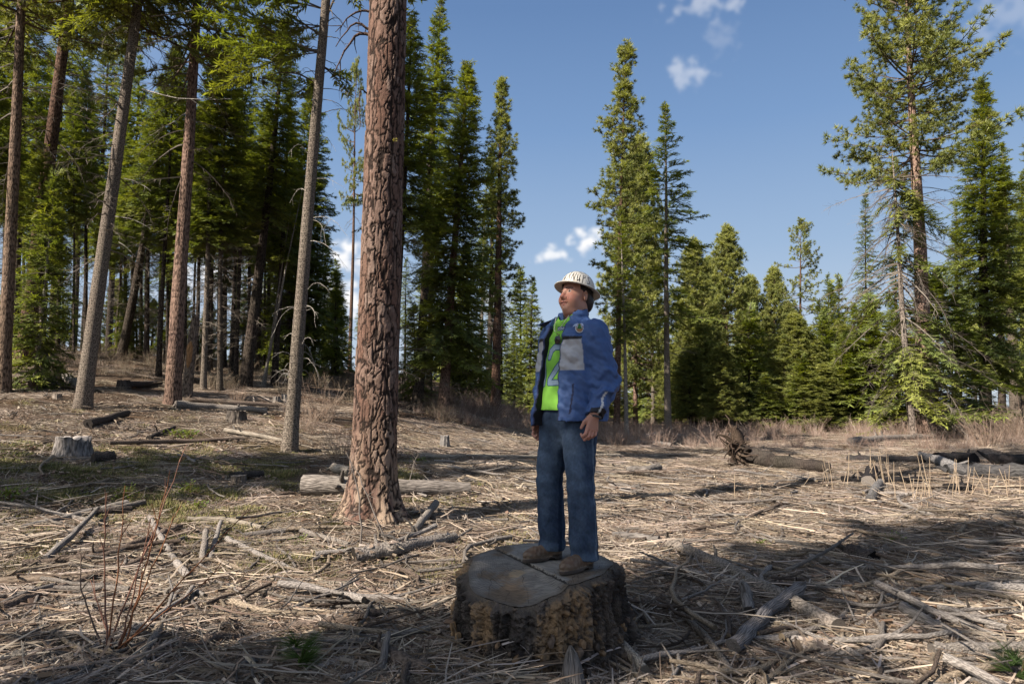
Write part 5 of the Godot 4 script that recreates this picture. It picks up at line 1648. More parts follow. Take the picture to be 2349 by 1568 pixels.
func line_at(y: float, steps: Array) -> float:
	for k in steps.size() - 1:
		if y < steps[k + 1][0]:
			var t := clampf((y - steps[k][0]) / (steps[k + 1][0] - steps[k][0]), 0, 1)
			return lerpf(steps[k][1], steps[k + 1][1], t * t * (3.0 - 2.0 * t))
	return steps[-1][1]

var chest_wide := [[0.84, 0.212], [1.0, 0.208], [1.2, 0.214], [1.35, 0.214], [1.43, 0.165], [1.50, 0.098], [1.56, 0.075]]
var chest_deep := [[0.84, 0.180], [1.0, 0.176], [1.2, 0.165], [1.35, 0.145], [1.43, 0.115], [1.50, 0.085], [1.56, 0.07]]
var cloth := FastNoiseLite.new()

func chest(p: Vector3, grow: float) -> float:
	var y := clampf(p.y, 0.84, 1.56)
	var a := line_at(y, chest_wide) + grow
	var b := line_at(y, chest_deep) + grow
	var q := Vector2(p.x / a, p.z / b)
	var k := pow(pow(absf(q.x), 2.4) + pow(absf(q.y), 2.4), 1.0 / 2.4)
	return (k - 1.0) * minf(a, b) * 0.9

func folds(p: Vector3, k: float) -> float:
	return k * (cloth.get_noise_3d(p.x * 5.0, p.y * 9.0 + p.x * 4.0, p.z * 5.0) + 0.6 * cloth.get_noise_3d(p.x * 14.0 + 30.0, p.y * 14.0 - p.z * 10.0, p.z * 12.0))

func face(p0: Vector3) -> float:   # in the head's own axes, eyes at height 0, looking along +z
	var p := p0
	var m := Vector3(absf(p.x), p.y, p.z)
	var d := ovoid(p, Vector3(0, 0.04, -0.012), Vector3(0.079, 0.088, 0.098))
	d = smin(d, ovoid(p, Vector3(0, -0.04, 0.022), Vector3(0.070, 0.085, 0.070)), 0.03)
	d = smin(d, ovoid(p, Vector3(0, -0.085, 0.026), Vector3(0.060, 0.042, 0.058)), 0.03)
	d = smin(d, m.distance_to(Vector3(0.037, -0.045, 0.058)) - 0.034, 0.03)
	d = smin(d, capsule(p, Vector3(0, -0.108, 0.068), Vector3(0, -0.112, 0.06), 0.021, 0.024), 0.025)
	d = smin(d, ovoid(p, Vector3(0, -0.125, 0.012), Vector3(0.055, 0.034, 0.05)), 0.03)
	d = smin(d, capsule(m, Vector3(0.008, 0.022, 0.084), Vector3(0.048, 0.02, 0.064), 0.012, 0.010), 0.018)
	d = maxf(d, -(m.distance_to(Vector3(0.033, 0.002, 0.098)) - 0.017)) if true else d
	d = smin(d, m.distance_to(Vector3(0.033, 0.001, 0.071)) - 0.0145, 0.006)
	d = smin(d, capsule(m, Vector3(0.018, -0.014, 0.084), Vector3(0.046, -0.016, 0.07), 0.004, 0.004), 0.012)
	d = smin(d, capsule(p, Vector3(0, 0.008, 0.086), Vector3(0, -0.036, 0.110), 0.010, 0.015), 0.014)
	d = smin(d, m.distance_to(Vector3(0.014, -0.042, 0.096)) - 0.0115, 0.009)
	d = smin(d, capsule(m, Vector3(0, -0.066, 0.090), Vector3(0.024, -0.070, 0.078), 0.009, 0.006), 0.008)
	d = smin(d, capsule(m, Vector3(0, -0.080, 0.088), Vector3(0.021, -0.077, 0.078), 0.009, 0.006), 0.008)
	d = maxf(d, -(capsule(m, Vector3(0, -0.073, 0.101), Vector3(0.026, -0.075, 0.086), 0.0035, 0.003)))
	d = maxf(d, -(capsule(m, Vector3(0.026, -0.045, 0.094), Vector3(0.034, -0.075, 0.086), 0.003, 0.002)))
	var e := ovoid(Basis(Vector3.UP, -0.35) * (m - Vector3(0.080, -0.012, -0.012)), Vector3.ZERO, Vector3(0.010, 0.034, 0.021))
	e = maxf(e, -(m.distance_to(Vector3(0.094, -0.008, -0.004)) - 0.013))
	d = smin(d, e, 0.008)
	return smin(d, capsule(p, Vector3(0, -0.07, -0.03), Vector3(0, -0.19, -0.045), 0.062, 0.066), 0.03)

func skin_of_face(p: Vector3) -> Color:
	var skin := Color(0.40, 0.215, 0.15)
	var m := Vector3(absf(p.x), p.y, p.z)
	skin = skin.lerp(Color(0.40, 0.17, 0.115), smoothstep(0.05, 0.02, m.distance_to(Vector3(0.04, -0.04, 0.075))))
	skin = skin.lerp(Color(0.40, 0.16, 0.11), smoothstep(0.03, 0.012, m.distance_to(Vector3(0, -0.035, 0.11))))
	if m.distance_to(Vector3(0.033, 0.001, 0.084)) < 0.0075: return Color(0.015, 0.01, 0.008)
	if m.distance_to(Vector3(0.033, 0.001, 0.078)) < 0.0125 and p.y < 0.008: return Color(0.28, 0.22, 0.19)
	if absf(p.y - 0.022 + 4.0 * pow(m.x - 0.033, 2.0)) < 0.004 and m.x > 0.012 and m.x < 0.052 and p.z > 0.05: return Color(0.05, 0.035, 0.03)
	if p.z > 0.07 and m.x < 0.027 and absf(p.y + 0.0735) < 0.003: return Color(0.10, 0.04, 0.03)
	if p.z > 0.075 and m.x < 0.024 and p.y > -0.088 and p.y < -0.062: return Color(0.34, 0.14, 0.105)
	return skin.lerp(Color(0.30, 0.15, 0.105), smoothstep(-0.07, -0.12, p.y) * 0.5)

func hand_field(p: Vector3) -> float:   # left hand in its own axes: wrist at 0, fingers along -y, thumb side +z, back of hand +x
	var d := capsule(p, Vector3(0, 0.03, 0), Vector3(0, -0.005, 0), 0.027, 0.026)
	for k in 4:
		var z := 0.030 - 0.020 * k
		var knuckle := Vector3(0.006, -0.085 + 0.006 * absf(k - 1.0), z)
		d = smin(d, capsule(p, Vector3(0, -0.01, z * 0.55), knuckle, 0.017, 0.0125), 0.014)
	var f := 1.0
	for k in 4:
		var z := 0.031 - 0.0205 * k
		var l: float = [0.040, 0.045, 0.042, 0.033][k]
		var a := Vector3(0.006, -0.085 + 0.006 * absf(k - 1.0), z)
		var b := a + Vector3(-0.008, -1.0, 0.18 - 0.05 * k).normalized() * l
		var c := b + Vector3(-0.85, -0.55, 0.02).normalized() * l * 0.72
		var e := c + Vector3(-0.75, 0.65, 0.0).normalized() * l * 0.55
		f = minf(f, minf(capsule(p, a, b, 0.0108, 0.0098), minf(capsule(p, b, c, 0.0098, 0.0088), capsule(p, c, e, 0.0088, 0.0075))))
	d = smin(d, f, 0.006)
	var t := minf(capsule(p, Vector3(-0.006, -0.02, 0.022), Vector3(-0.010, -0.052, 0.050), 0.016, 0.0125), capsule(p, Vector3(-0.010, -0.052, 0.050), Vector3(-0.016, -0.088, 0.060), 0.0115, 0.0085))
	return smin(d, t, 0.010)

func person() -> void:
	cloth.seed = 9; cloth.frequency = 1.0; cloth.fractal_octaves = 2
	var t := thing("person", "person in white hard hat, blue grey jacket, lime shirt and jeans, gazing aside", "person", Vector3(0.325, STUMP_TOP, -4.22))
	t.rotation.y = deg_to_rad(-51.0)
	var turn := Basis(Vector3.UP, deg_to_rad(-1.0)) * Basis(Vector3.RIGHT, deg_to_rad(-9.0)) * Basis(Vector3.BACK, deg_to_rad(1.0))
	var head := Transform3D(turn, HEAD + SHIFT)
	var unhead := head.affine_inverse()
	var sh := SHIFT
	var l_sho := Vector3(0.185, 1.385, -0.01) + sh
	var l_elb := Vector3(0.252, 1.085, -0.05) + sh
	var l_wri := Vector3(0.262, 0.905, 0.055) + sh
	var r_sho := Vector3(-0.185, 1.385, -0.01) + sh
	var r_elb := Vector3(-0.27, 1.115, -0.05) + sh
	var r_wri := Vector3(-0.25, 0.89, 0.03) + sh
	var l_hand := Transform3D(Basis(Vector3.RIGHT, deg_to_rad(-16.0)) * Basis(Vector3.UP, deg_to_rad(-8.0)), l_wri + Vector3(0.0, -0.012, 0.018))
	var r_hand := Transform3D(Basis(Vector3.RIGHT, deg_to_rad(-8.0)), r_wri + Vector3(0, -0.01, 0.01))
	var l_hip := Vector3(0.095, 0.90, -0.035)
	var r_hip := Vector3(-0.095, 0.90, -0.035)
	var l_knee := Vector3(0.150, 0.49, 0.02)
	var r_knee := Vector3(-0.150, 0.49, -0.005)
	var l_ank := Vector3(0.158, 0.07, 0.005)
	var r_ank := Vector3(-0.162, 0.07, -0.03)
	# the body, one continuous skin
	var s := Shape.new()
	var flesh := func(p: Vector3, _n: Vector3) -> Color: return Color(0.35, 0.175, 0.115)
	var body := func(p: Vector3) -> float:
		var d := capsule(p, Vector3(0.01, 0.93, -0.04), Vector3(0, 1.30, 0) + sh, 0.12, 0.125)
		d = smin(d, capsule(p, l_sho, r_sho, 0.055, 0.055), 0.08)
		d = smin(d, capsule(p, Vector3(0, 1.38, -0.01) + sh, HEAD + sh + Vector3(0, -0.09, -0.02), 0.075, 0.06), 0.05)
		d = smin(d, minf(capsule(p, l_sho, l_elb, 0.045, 0.034), capsule(p, l_elb, l_wri, 0.034, 0.026)), 0.03)
		d = smin(d, minf(capsule(p, r_sho, r_elb, 0.05, 0.04), capsule(p, r_elb, r_wri, 0.04, 0.029)), 0.03)
		d = smin(d, minf(capsule(p, l_hip, l_knee, 0.085, 0.055), capsule(p, l_knee, l_ank, 0.055, 0.038)), 0.03)
		return smin(d, minf(capsule(p, r_hip, r_knee, 0.085, 0.055), capsule(p, r_knee, r_ank, 0.055, 0.038)), 0.03)
	nets(s, body, Vector3(-0.4, 0.0, -0.32), Vector3(0.45, 1.58, 0.22), 0.018, flesh)
	var fl := Shape.new()
	nets(fl, face, Vector3(-0.115, -0.19, -0.135), Vector3(0.115, 0.15, 0.14), 0.0036, func(p: Vector3, _n: Vector3) -> Color: return skin_of_face(p))
	s_join(s, fl, head)
	var hs := Shape.new()
	nets(hs, hand_field, Vector3(-0.09, -0.19, -0.06), Vector3(0.05, 0.08, 0.085), 0.0034, func(p: Vector3, _n: Vector3) -> Color: return Color(0.36, 0.18, 0.12).lerp(Color(0.42, 0.21, 0.15), smoothstep(-0.07, -0.1, p.y)))
	s_join(s, hs, l_hand)
	s_join(s, hs, r_hand * Transform3D(Basis.from_scale(Vector3(-1, 1, 1)), Vector3.ZERO))
	var skin := plain(0.55, 0.4)
	skin.subsurf_scatter_enabled = true
	skin.subsurf_scatter_strength = 0.12
	part("body", s.mesh(), skin, t)
	# hair
	s = Shape.new()
	nets(s, func(p: Vector3) -> float:
		var d := ovoid(p, Vector3(0, 0.025, -0.018), Vector3(0.085, 0.105, 0.104)) + 0.002 * cloth.get_noise_3d(p.x * 150.0, p.y * 50.0, p.z * 150.0)
		d = smin(d, ovoid(p, Vector3(0, -0.06, -0.085), Vector3(0.062, 0.045, 0.034)), 0.02)
		d = smin(d, ovoid(p, Vector3(0, -0.03, -0.075), Vector3(0.080, 0.06, 0.045)), 0.02)
		var keep := maxf(p.z - 0.028 - 0.25 * (p.y - 0.02), -0.095 - p.y)
		if p.y < 0.02: keep = maxf(keep, p.z + 0.015 + 0.9 * (0.02 - p.y) * (1.0 if p.y > -0.03 else 0.6) - 0.03)
		return maxf(d, keep), Vector3(-0.11, -0.12, -0.15), Vector3(0.11, 0.1, 0.09), 0.005, func(p: Vector3, _n: Vector3) -> Color: return shade_of(Color(0.018, 0.015, 0.014), 1.0 + cloth.get_noise_3d(p.x * 200.0, p.y * 30.0, p.z * 200.0)))
	var hair := part("hair", s.mesh(), plain(0.5, 0.5), t)
	hair.transform = head
	# jeans
	s = Shape.new()
	var denim := func(p: Vector3) -> float:
		var q := p
		var d := ovoid(p, Vector3(0.0, 0.90, -0.045), Vector3(0.188, 0.15, 0.145))
		var legs := minf(capsule(p, l_hip, l_knee, 0.116, 0.083), capsule(p, l_knee, l_ank + Vector3(0, -0.04, -0.01), 0.083, 0.084))
		legs = minf(legs, minf(capsule(p, r_hip, r_knee, 0.116, 0.083), capsule(p, r_knee, r_ank + Vector3(0, -0.04, -0.01), 0.083, 0.084)))
		d = smin(d, legs, 0.05)
		d = smin(d, capsule(p, Vector3(0, 0.75, -0.03), Vector3(0, 0.82, -0.03), 0.06, 0.1), 0.05)
		d += folds(q, 0.007) + 0.005 * sin(p.y * 62.0 + 5.0 * p.x + 6.0 * p.z) * (smoothstep(0.22, 0.08, p.y) + 0.6 * smoothstep(0.12, 0.02, absf(p.y - 0.46)))
		d = maxf(d, 0.052 - p.y + 0.006 * sin(p.x * 40.0))
		return maxf(d, p.y - 0.99)
	nets(s, denim, Vector3(-0.32, 0.03, -0.24), Vector3(0.32, 1.0, 0.16), 0.0105, func(p: Vector3, n: Vector3) -> Color:
		var c := Color(0.03, 0.045, 0.075)
		var worn := smoothstep(0.25, 0.75, n.z) * smoothstep(0.30, 0.55, p.y) * smoothstep(0.85, 0.65, p.y)
		c = c.lerp(Color(0.065, 0.092, 0.135), clampf(0.7 * worn + 0.5 * cloth.get_noise_3d(p.x * 9.0, p.y * 5.0, p.z * 9.0) + 0.22, 0, 1))
		c = c.lerp(Color(0.07, 0.10, 0.14), 0.6 * smoothstep(0.12, 0.06, p.y))
		var out := absf(p.x) - lerpf(0.172, 0.10, p.y / 0.9)
		if absf(p.z + 0.02) < 0.006 and absf(n.x) > 0.7: c = Color(0.09, 0.12, 0.16) if out > 0.0 else Color(0.018, 0.028, 0.05)
		if absf(p.z + 0.032) < 0.005 and absf(n.x) > 0.7: c = Color(0.016, 0.026, 0.05)
		return shade_of(c, 1.0 + 0.35 * cloth.get_noise_3d(p.x * 120.0, p.y * 40.0, p.z * 120.0)))
	var denim_cloth := plain(0.95, 0.2)
	part("jeans", s.mesh(), denim_cloth, t)
	var ft := Shape.new()
	ft.v = PackedVector3Array(); 
	# boots
	for e in [[l_ank, 9.0], [r_ank, -6.0]]:
		s = Shape.new()
		nets(s, func(p: Vector3) -> float:
			var d := capsule(p, Vector3(0, 0.055, -0.035), Vector3(0, 0.045, 0.10), 0.046, 0.040)
			d = smin(d, ovoid(p, Vector3(0.0, 0.04, 0.125), Vector3(0.042, 0.036, 0.062)), 0.03)
			d = smin(d, capsule(p, Vector3(0, 0.06, -0.045), Vector3(0, 0.26, -0.04), 0.045, 0.055), 0.05)
			d += 0.003 * cloth.get_noise_3d(p.x * 40.0, p.y * 40.0, p.z * 40.0)
			var sole := maxf(maxf(absf(p.y - 0.011) - 0.011, ovoid(Vector3(p.x, 0, p.z), Vector3(0, 0, 0.045), Vector3(0.049, 1.0, 0.148))), 0.0 - p.y)
			if p.z > -0.02 and p.z < 0.03: sole = maxf(sole, 0.012 - p.y)
			var heel := maxf(maxf(Vector2(p.x, p.z + 0.052).length() - 0.044, p.y - 0.034), -p.y)
			return minf(maxf(d, 0.018 - p.y), minf(sole, heel)), Vector3(-0.07, -0.008, -0.12), Vector3(0.07, 0.24, 0.21), 0.006, func(p: Vector3, _n: Vector3) -> Color:
				if p.y < 0.02 or (p.z < -0.0 and p.y < 0.036): return Color(0.05, 0.038, 0.03)
				return Color(0.095, 0.055, 0.034).lerp(Color(0.14, 0.105, 0.075), clampf(0.35 + cloth.get_noise_3d(p.x * 30.0, p.y * 30.0, p.z * 30.0) + 0.6 * smoothstep(0.06, 0.02, p.y), 0, 1)))
		var b := part("boot", s.mesh(), plain(0.6, 0.4), t)
		b.transform = Transform3D(Basis(Vector3.UP, deg_to_rad(e[1])), Vector3(e[0].x, 0.003, e[0].z + 0.025))
	# shirt with its number
	var w := 480
	var h := 520
	var px := PackedByteArray()
	px.resize(w * h * 3)
	var one := [[Vector2(-0.125, 0.345), Vector2(-0.092, 0.385)], [Vector2(-0.092, 0.385), Vector2(-0.092, 0.16)]]
	var two := [[Vector2(-0.04, 0.32), Vector2(-0.035, 0.36)], [Vector2(-0.035, 0.36), Vector2(0.0, 0.382)], [Vector2(0.0, 0.382), Vector2(0.05, 0.38)], [Vector2(0.05, 0.38), Vector2(0.078, 0.35)], [Vector2(0.078, 0.35), Vector2(0.075, 0.30)], [Vector2(0.075, 0.30), Vector2(-0.035, 0.185)], [Vector2(-0.035, 0.185), Vector2(-0.035, 0.165)], [Vector2(-0.035, 0.165), Vector2(0.09, 0.165)]]
	for j in h:
		for k in w:
			var q := Vector2((k / float(w) - 0.5) * 0.48, 0.58 * (1.0 - j / float(h)))
			var d := 1.0
			for e in one + two:
				var g := Geometry2D.get_closest_point_to_segment(q, e[0], e[1])
				d = minf(d, q.distance_to(g))
			var c := Color(0.185, 0.42, 0.06)
			if d < 0.021: c = Color(0.025, 0.055, 0.11)
			if d < 0.0155: c = Color(0.23, 0.30, 0.37) if (int(q.x * 500.0) + int(q.y * 500.0)) % 2 == 0 else Color(0.19, 0.255, 0.32)
			if absf(q.x - 0.02) < 0.036 and absf(q.y - 0.497) < 0.013:
				c = Color(0.03, 0.05, 0.11)
				if absf(q.x - 0.02) < 0.033 and absf(q.y - 0.497) < 0.009 and sin(q.x * 420.0 + 2.0 * sin(q.y * 500.0)) > 0.1: c = Color(0.5, 0.55, 0.58)
			if q.y < 0.012: c = shade_of(c, 0.85)
			c = c.linear_to_srgb()
			var o := (j * w + k) * 3
			px[o] = int(c.r * 255.0); px[o + 1] = int(c.g * 255.0); px[o + 2] = int(c.b * 255.0)
	var sm := StandardMaterial3D.new()
	sm.albedo_texture = ImageTexture.create_from_image(Image.create_from_data(w, h, false, Image.FORMAT_RGB8, px))
	sm.roughness = 0.9
	sm.metallic_specular = 0.2
	s = Shape.new()
	var nu := 48
	var nv := 60
	for j in nv + 1:
		for k in nu + 1:
			var a := lerpf(-1.5, 1.5, float(k) / nu)
			var y := lerpf(0.925, 1.475 + 0.035 * pow(absf(a) / 0.9, 2.0) * (1.0 if absf(a) < 0.9 else pow(0.9 / absf(a), 2.0)), float(j) / nv)
			var dir := Vector2(sin(a), cos(a))
			var ax := line_at(y, chest_wide) - 0.016
			var bz := lerpf(0.135, line_at(y, chest_deep) - 0.018, smoothstep(0.9, 1.08, y))
			var r: float = pow(pow(absf(dir.x) / ax, 2.4) + pow(absf(dir.y) / bz, 2.4), -1.0 / 2.4)
			r += folds(Vector3(dir.x * r, y, dir.y * r), 0.005)
			var p := Vector3(dir.x * r, y, dir.y * r)
			s.v.append(p + sh * smoothstep(0.8, 1.1, y))
			s.uv.append(Vector2(p.x / 0.48 + 0.5, 1.0 - (y - 0.925) / 0.58))
	for j in nv:
		for k in nu:
			var o := j * (nu + 1) + k
			s.i.append_array(PackedInt32Array([o, o + nu + 1, o + 1, o + 1, o + nu + 1, o + nu + 2]))
	s.n.resize(s.v.size())
	for j in nv + 1:
		for k in nu + 1:
			var o := j * (nu + 1) + k
			var du := s.v[j * (nu + 1) + mini(k + 1, nu)] - s.v[j * (nu + 1) + maxi(k - 1, 0)]
			var dv := s.v[mini(j + 1, nv) * (nu + 1) + k] - s.v[maxi(j - 1, 0) * (nu + 1) + k]
			s.n[o] = du.cross(dv).normalized()
	var shirt := part("shirt", s.mesh(), sm, t)
	# jacket: chest and sleeves in one, open in front
	s = Shape.new()
	var jacket := func(p0: Vector3) -> float:
		var p := p0 - sh
		var low := 0.857 + 0.006 * sin(p.x * 9.0) - 0.02 * smoothstep(0.0, -0.15, p.x)
		var d := maxf(chest(p - Vector3(0, 0, 0.03 * smoothstep(-0.02, -0.15, p.x) * smoothstep(1.25, 0.9, p.y)), 0.014), low - p.y)
		var fl2 := folds(p, 0.012)
		var la := minf(capsule(p0, l_sho, l_elb, 0.088, 0.080), capsule(p0, l_elb, l_wri, 0.080, 0.052))
		var ra := minf(capsule(p0, r_sho, r_elb, 0.088, 0.078), capsule(p0, r_elb, r_wri, 0.078, 0.052))
		var ring := 0.010 * sin((p.y + 0.5 * p.z) * 70.0 + 4.0 * cloth.get_noise_3d(p.x * 6.0, p.y * 6.0, p.z * 6.0)) * smoothstep(0.17, 0.02, absf(p.y - 1.07))
		# cuffs end across the wrist
		la = maxf(la, (p0 - l_wri).dot((l_wri - l_elb).normalized()) - 0.012)
		ra = maxf(ra, (p0 - r_wri).dot((r_wri - r_elb).normalized()) - 0.012)
		d = smin(d, minf(la, ra) + ring, 0.028 * smoothstep(0.9, 1.1, p.y) + 0.004) + fl2
		d = maxf(d, p.y - 1.535)
		var f := clampf((p.y - 0.857) / 0.62, 0, 1)
		var x0 := lerpf(-0.125, -0.05, f)
		var x1 := lerpf(0.074, 0.068, f)
		if p.y > 1.42:
			x0 -= (p.y - 1.42) * 0.5
			x1 += (p.y - 1.42) * 0.2
		var gap := maxf(maxf(x0 - p.x, p.x - x1), 0.02 - p.z)
		return maxf(d, -gap)
	nets(s, jacket, Vector3(-0.40, 0.80, -0.33), Vector3(0.45, 1.56, 0.25), 0.0068, func(p0: Vector3, n: Vector3) -> Color:
		var p := p0 - sh
		var blue := Color(0.042, 0.082, 0.2)
		var grey_ := Color(0.34, 0.34, 0.35)
		var black := Color(0.014, 0.014, 0.018)
		var f := clampf((p.y - 0.857) / 0.62, 0, 1)
		var x0 := lerpf(-0.125, -0.05, f)
		var x1 := lerpf(0.074, 0.068, f)
		var arm := minf(minf(capsule(p0, l_sho, l_elb, 0.0, 0.0), capsule(p0, l_elb, l_wri, 0.0, 0.0)), minf(capsule(p0, r_sho, r_elb, 0.0, 0.0), capsule(p0, r_elb, r_wri, 0.0, 0.0)))
		var on_arm := arm < 0.125 and absf(p.x) > 0.2
		if p.z > 0.0 and p.x > x0 - 0.004 and p.x < x1 + 0.004 and absf(n.z) < 0.6 or (p.z > 0.0 and p.z < 0.05 and p.x > x0 and p.x < x1): return black
		if p.z > 0.06 and (absf(p.x - x0) < 0.012 or absf(p.x - x1) < 0.010): return Color(0.02, 0.03, 0.08)
		if p.x > 0.135 and p.x < 0.19 and p.z > 0.02 and p.y > 0.9 and p.y < 1.08 and absf(p.x - 0.15 - 0.08 * (p.y - 0.9)) < 0.005: return Color(0.012, 0.018, 0.05)
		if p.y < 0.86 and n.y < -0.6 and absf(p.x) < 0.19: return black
		if not on_arm:
			if p.y > 1.162 and p.y < 1.345: return grey_
			if p.y >= 1.345 and p.y < 1.362: return black
		elif p.y < 1.1:
			var inner := p.z - lerpf(0.0, -0.04, clampf((1.385 - p.y) / 0.27, 0, 1))
			if p.y < 1.03 and absf(inner - 0.075 - 0.4 * (1.0 - p.y)) < 0.006: return Color(0.5, 0.5, 0.5)
			if p0.distance_to(l_wri) < 0.062 and n.x > 0.1 and p0.y < l_wri.y + 0.035 and p.x > 0: return black
		return shade_of(blue, 1.0 + 0.12 * cloth.get_noise_3d(p.x * 20.0, p.y * 20.0, p.z * 20.0)))
	var nylon := plain(0.62, 0.4)
	var jk := part("jacket", s.mesh(), nylon, t)
	# stand-up collar: blue outside, black fleece inside
	for side in [[0.0, Color(0.042, 0.082, 0.2)], [-0.011, Color(0.013, 0.013, 0.016)]]:
		s = Shape.new()
		for j in 9:
			for k in 41:
				var f := k / 40.0
				var a := lerpf(0.62, TAU - 0.75, f)     # from the front of the left side round the nape to the right
				var g := j / 8.0
				var open := pow(smoothstep(0.72, 1.0, f), 1.2)
				var r: float = lerpf(0.098, 0.094, g) + side[0] + 0.125 * open * g + 0.004 * sin(f * 21.0)
				var hgt := lerpf(0.088, 0.075, absf(f - 0.5) * 2.0) * (1.0 - 0.1 * open)
				var low := 1.475 - 0.055 * pow(absf(f - 0.5) * 2.0, 2.0)
				s.v.append(Vector3(sin(a) * r, low + hgt * g - 0.035 * open * g, cos(a) * r * 0.98 - 0.012) + sh)
				s.c.append(side[1] if g > 0.1 or side[0] < 0.0 else shade_of(side[1], 0.8))
		for j in 8:
			for k in 40:
				var o := j * 41 + k
				s.i.append_array(PackedInt32Array([o, o + 1, o + 41, o + 1, o + 42, o + 41]))
		s.n.resize(s.v.size())
		for j in 9:
			for k in 41:
				s.n[j * 41 + k] = ((s.v[mini(j + 1, 8) * 41 + k] - s.v[maxi(j - 1, 0) * 41 + k]).cross(s.v[j * 41 + mini(k + 1, 40)] - s.v[j * 41 + maxi(k - 1, 0)])).normalized()
		part("collar" if side[0] == 0.0 else "collar_lining", s.mesh(), nylon if side[0] == 0.0 else plain(1.0, 0.1), jk)
	# the emblem on the chest: a white oval with a tree between two wings
	s = Shape.new()
	var ep := Vector3(0.162, 1.405, 0.0)
	var rise := 0.0
	for k in 40:
		var z := 0.16 - k * 0.004
		var q := Vector3(ep.x, ep.y, z) + sh
		if jacket.call(q) < 0.0:
			rise = z
			break
	var o1 := Vector3(ep.x, ep.y, rise) + sh
	var g1 := 0.004
	var en := Vector3(jacket.call(o1 + Vector3(g1, 0, 0)) - jacket.call(o1 - Vector3(g1, 0, 0)), jacket.call(o1 + Vector3(0, g1, 0)) - jacket.call(o1 - Vector3(0, g1, 0)), jacket.call(o1 + Vector3(0, 0, g1)) - jacket.call(o1 - Vector3(0, 0, g1))).normalized()
	var eb := Basis.looking_at(-en, Vector3.UP)
	o1 += en * 0.005
	var fan := func(c: Vector2, pts: Array, z: float, col: Color) -> void:
		for k in pts.size():
			var a2: Vector2 = pts[k]
			var b2: Vector2 = pts[(k + 1) % pts.size()]
			s.tri(o1 + eb * Vector3(c.x, c.y, z), o1 + eb * Vector3(a2.x, a2.y, z), o1 + eb * Vector3(b2.x, b2.y, z), col)
	var oval := func(c: Vector2, rx: float, ry: float) -> Array:
		var r := []
		for k in 20: r.append(c + Vector2(cos(TAU * k / 20) * rx, sin(TAU * k / 20) * ry))
		return r
	fan.call(Vector2(0, 0), oval.call(Vector2(0, 0), 0.026, 0.036), 0.007, Color(0.6, 0.6, 0.6))
	fan.call(Vector2(0, 0), oval.call(Vector2(0, 0), 0.021, 0.031), 0.009, Color(0.36, 0.2, 0.1))
	fan.call(Vector2(0, 0.01), [Vector2(-0.02, -0.006), Vector2(0.02, -0.006), Vector2(0.012, 0.02), Vector2(-0.012, 0.02)], 0.010, Color(0.45, 0.45, 0.42))
	fan.call(Vector2(0, 0.008), [Vector2(-0.014, -0.008), Vector2(0.014, -0.008), Vector2(0, 0.036)], 0.012, Color(0.05, 0.16, 0.05))
	for sd in [-1.0, 1.0]:
		fan.call(Vector2(0.024 * sd, 0.018), [Vector2(0.008 * sd, 0.036), Vector2(0.03 * sd, 0.026), Vector2(0.042 * sd, 0.006), Vector2(0.03 * sd, 0.012), Vector2(0.014 * sd, 0.012)], 0.011, Color(0.45, 0.52, 0.66))
	part("emblem", s.mesh(), M.litter, jk)
	# dark glasses hung at the neck, and a fine chain
	s = Shape.new()
	for sd in [-1.0, 1.0]:
		var c := Vector3(0.038 + 0.012 * sd, 1.365 - 0.018 * absf(sd), 0.148 + 0.004 * sd) + sh
		for k in 14:
			var a2 := TAU * k / 14.0
			var b2 := TAU * (k + 1) / 14.0
			s.tri(c + Vector3(0, 0, 0.008), c + Vector3(cos(a2) * 0.02, sin(a2) * 0.026, 0), c + Vector3(cos(b2) * 0.02, sin(b2) * 0.026, 0), Color(0.02, 0.018, 0.016))
			s.tri(c + Vector3(0, 0, -0.004), c + Vector3(cos(a2) * 0.02, sin(a2) * 0.026, 0), c + Vector3(cos(b2) * 0.02, sin(b2) * 0.026, 0), Color(0.02, 0.018, 0.016))
	stick(s, Vector3(0.03, 1.385, 0.148) + sh, Vector3(0.055, 1.375, 0.148) + sh, 0.004, 0.004, Color(0.12, 0.06, 0.03))
	part("sunglasses", s.mesh(), plain(0.2, 0.5), shirt)
	s = Shape.new()
	for k in 14:
		var f0 := k / 14.0
		var f1 := (k + 1) / 14.0
		var at_ := func(f: float) -> Vector3: return Vector3(lerpf(-0.052, 0.062, f), 1.50 - 0.10 * sin(f * PI), 0.075 + 0.058 * sin(f * PI)) + sh
		stick(s, at_.call(f0), at_.call(f1), 0.0022, 0.0022, Color(0.55, 0.5, 0.4))
	part("chain", s.mesh(), plain(0.3, 0.5), t)
	# wrist watch
	s = Shape.new()
	for k in 16:
		var a2 := TAU * k / 16.0
		var b2 := TAU * (k + 1) / 16.0
		var c := l_wri + (l_wri - l_elb).normalized() * 0.022
		stick(s, c + Vector3(cos(a2), 0.3 * sin(a2), sin(a2)) * 0.034, c + Vector3(cos(b2), 0.3 * sin(b2), sin(b2)) * 0.034, 0.008, 0.008, Color(0.02, 0.02, 0.025))
	part("watch", s.mesh(), plain(0.4, 0.5), t)
	hard_hat(t, head)

func s_join(s: Shape, o: Shape, t: Transform3D) -> void:
	var first := s.v.size()
	s.v.append_array(t * o.v)
	s.n.append_array(Transform3D(t.basis, Vector3.ZERO) * o.n)
	s.c.append_array(o.c)
	var flip := t.basis.determinant() < 0.0
	for k in range(0, o.i.size(), 3):
		s.i.append_array(PackedInt32Array([first + o.i[k], first + o.i[k + (2 if flip else 1)], first + o.i[k + (1 if flip else 2)]]))

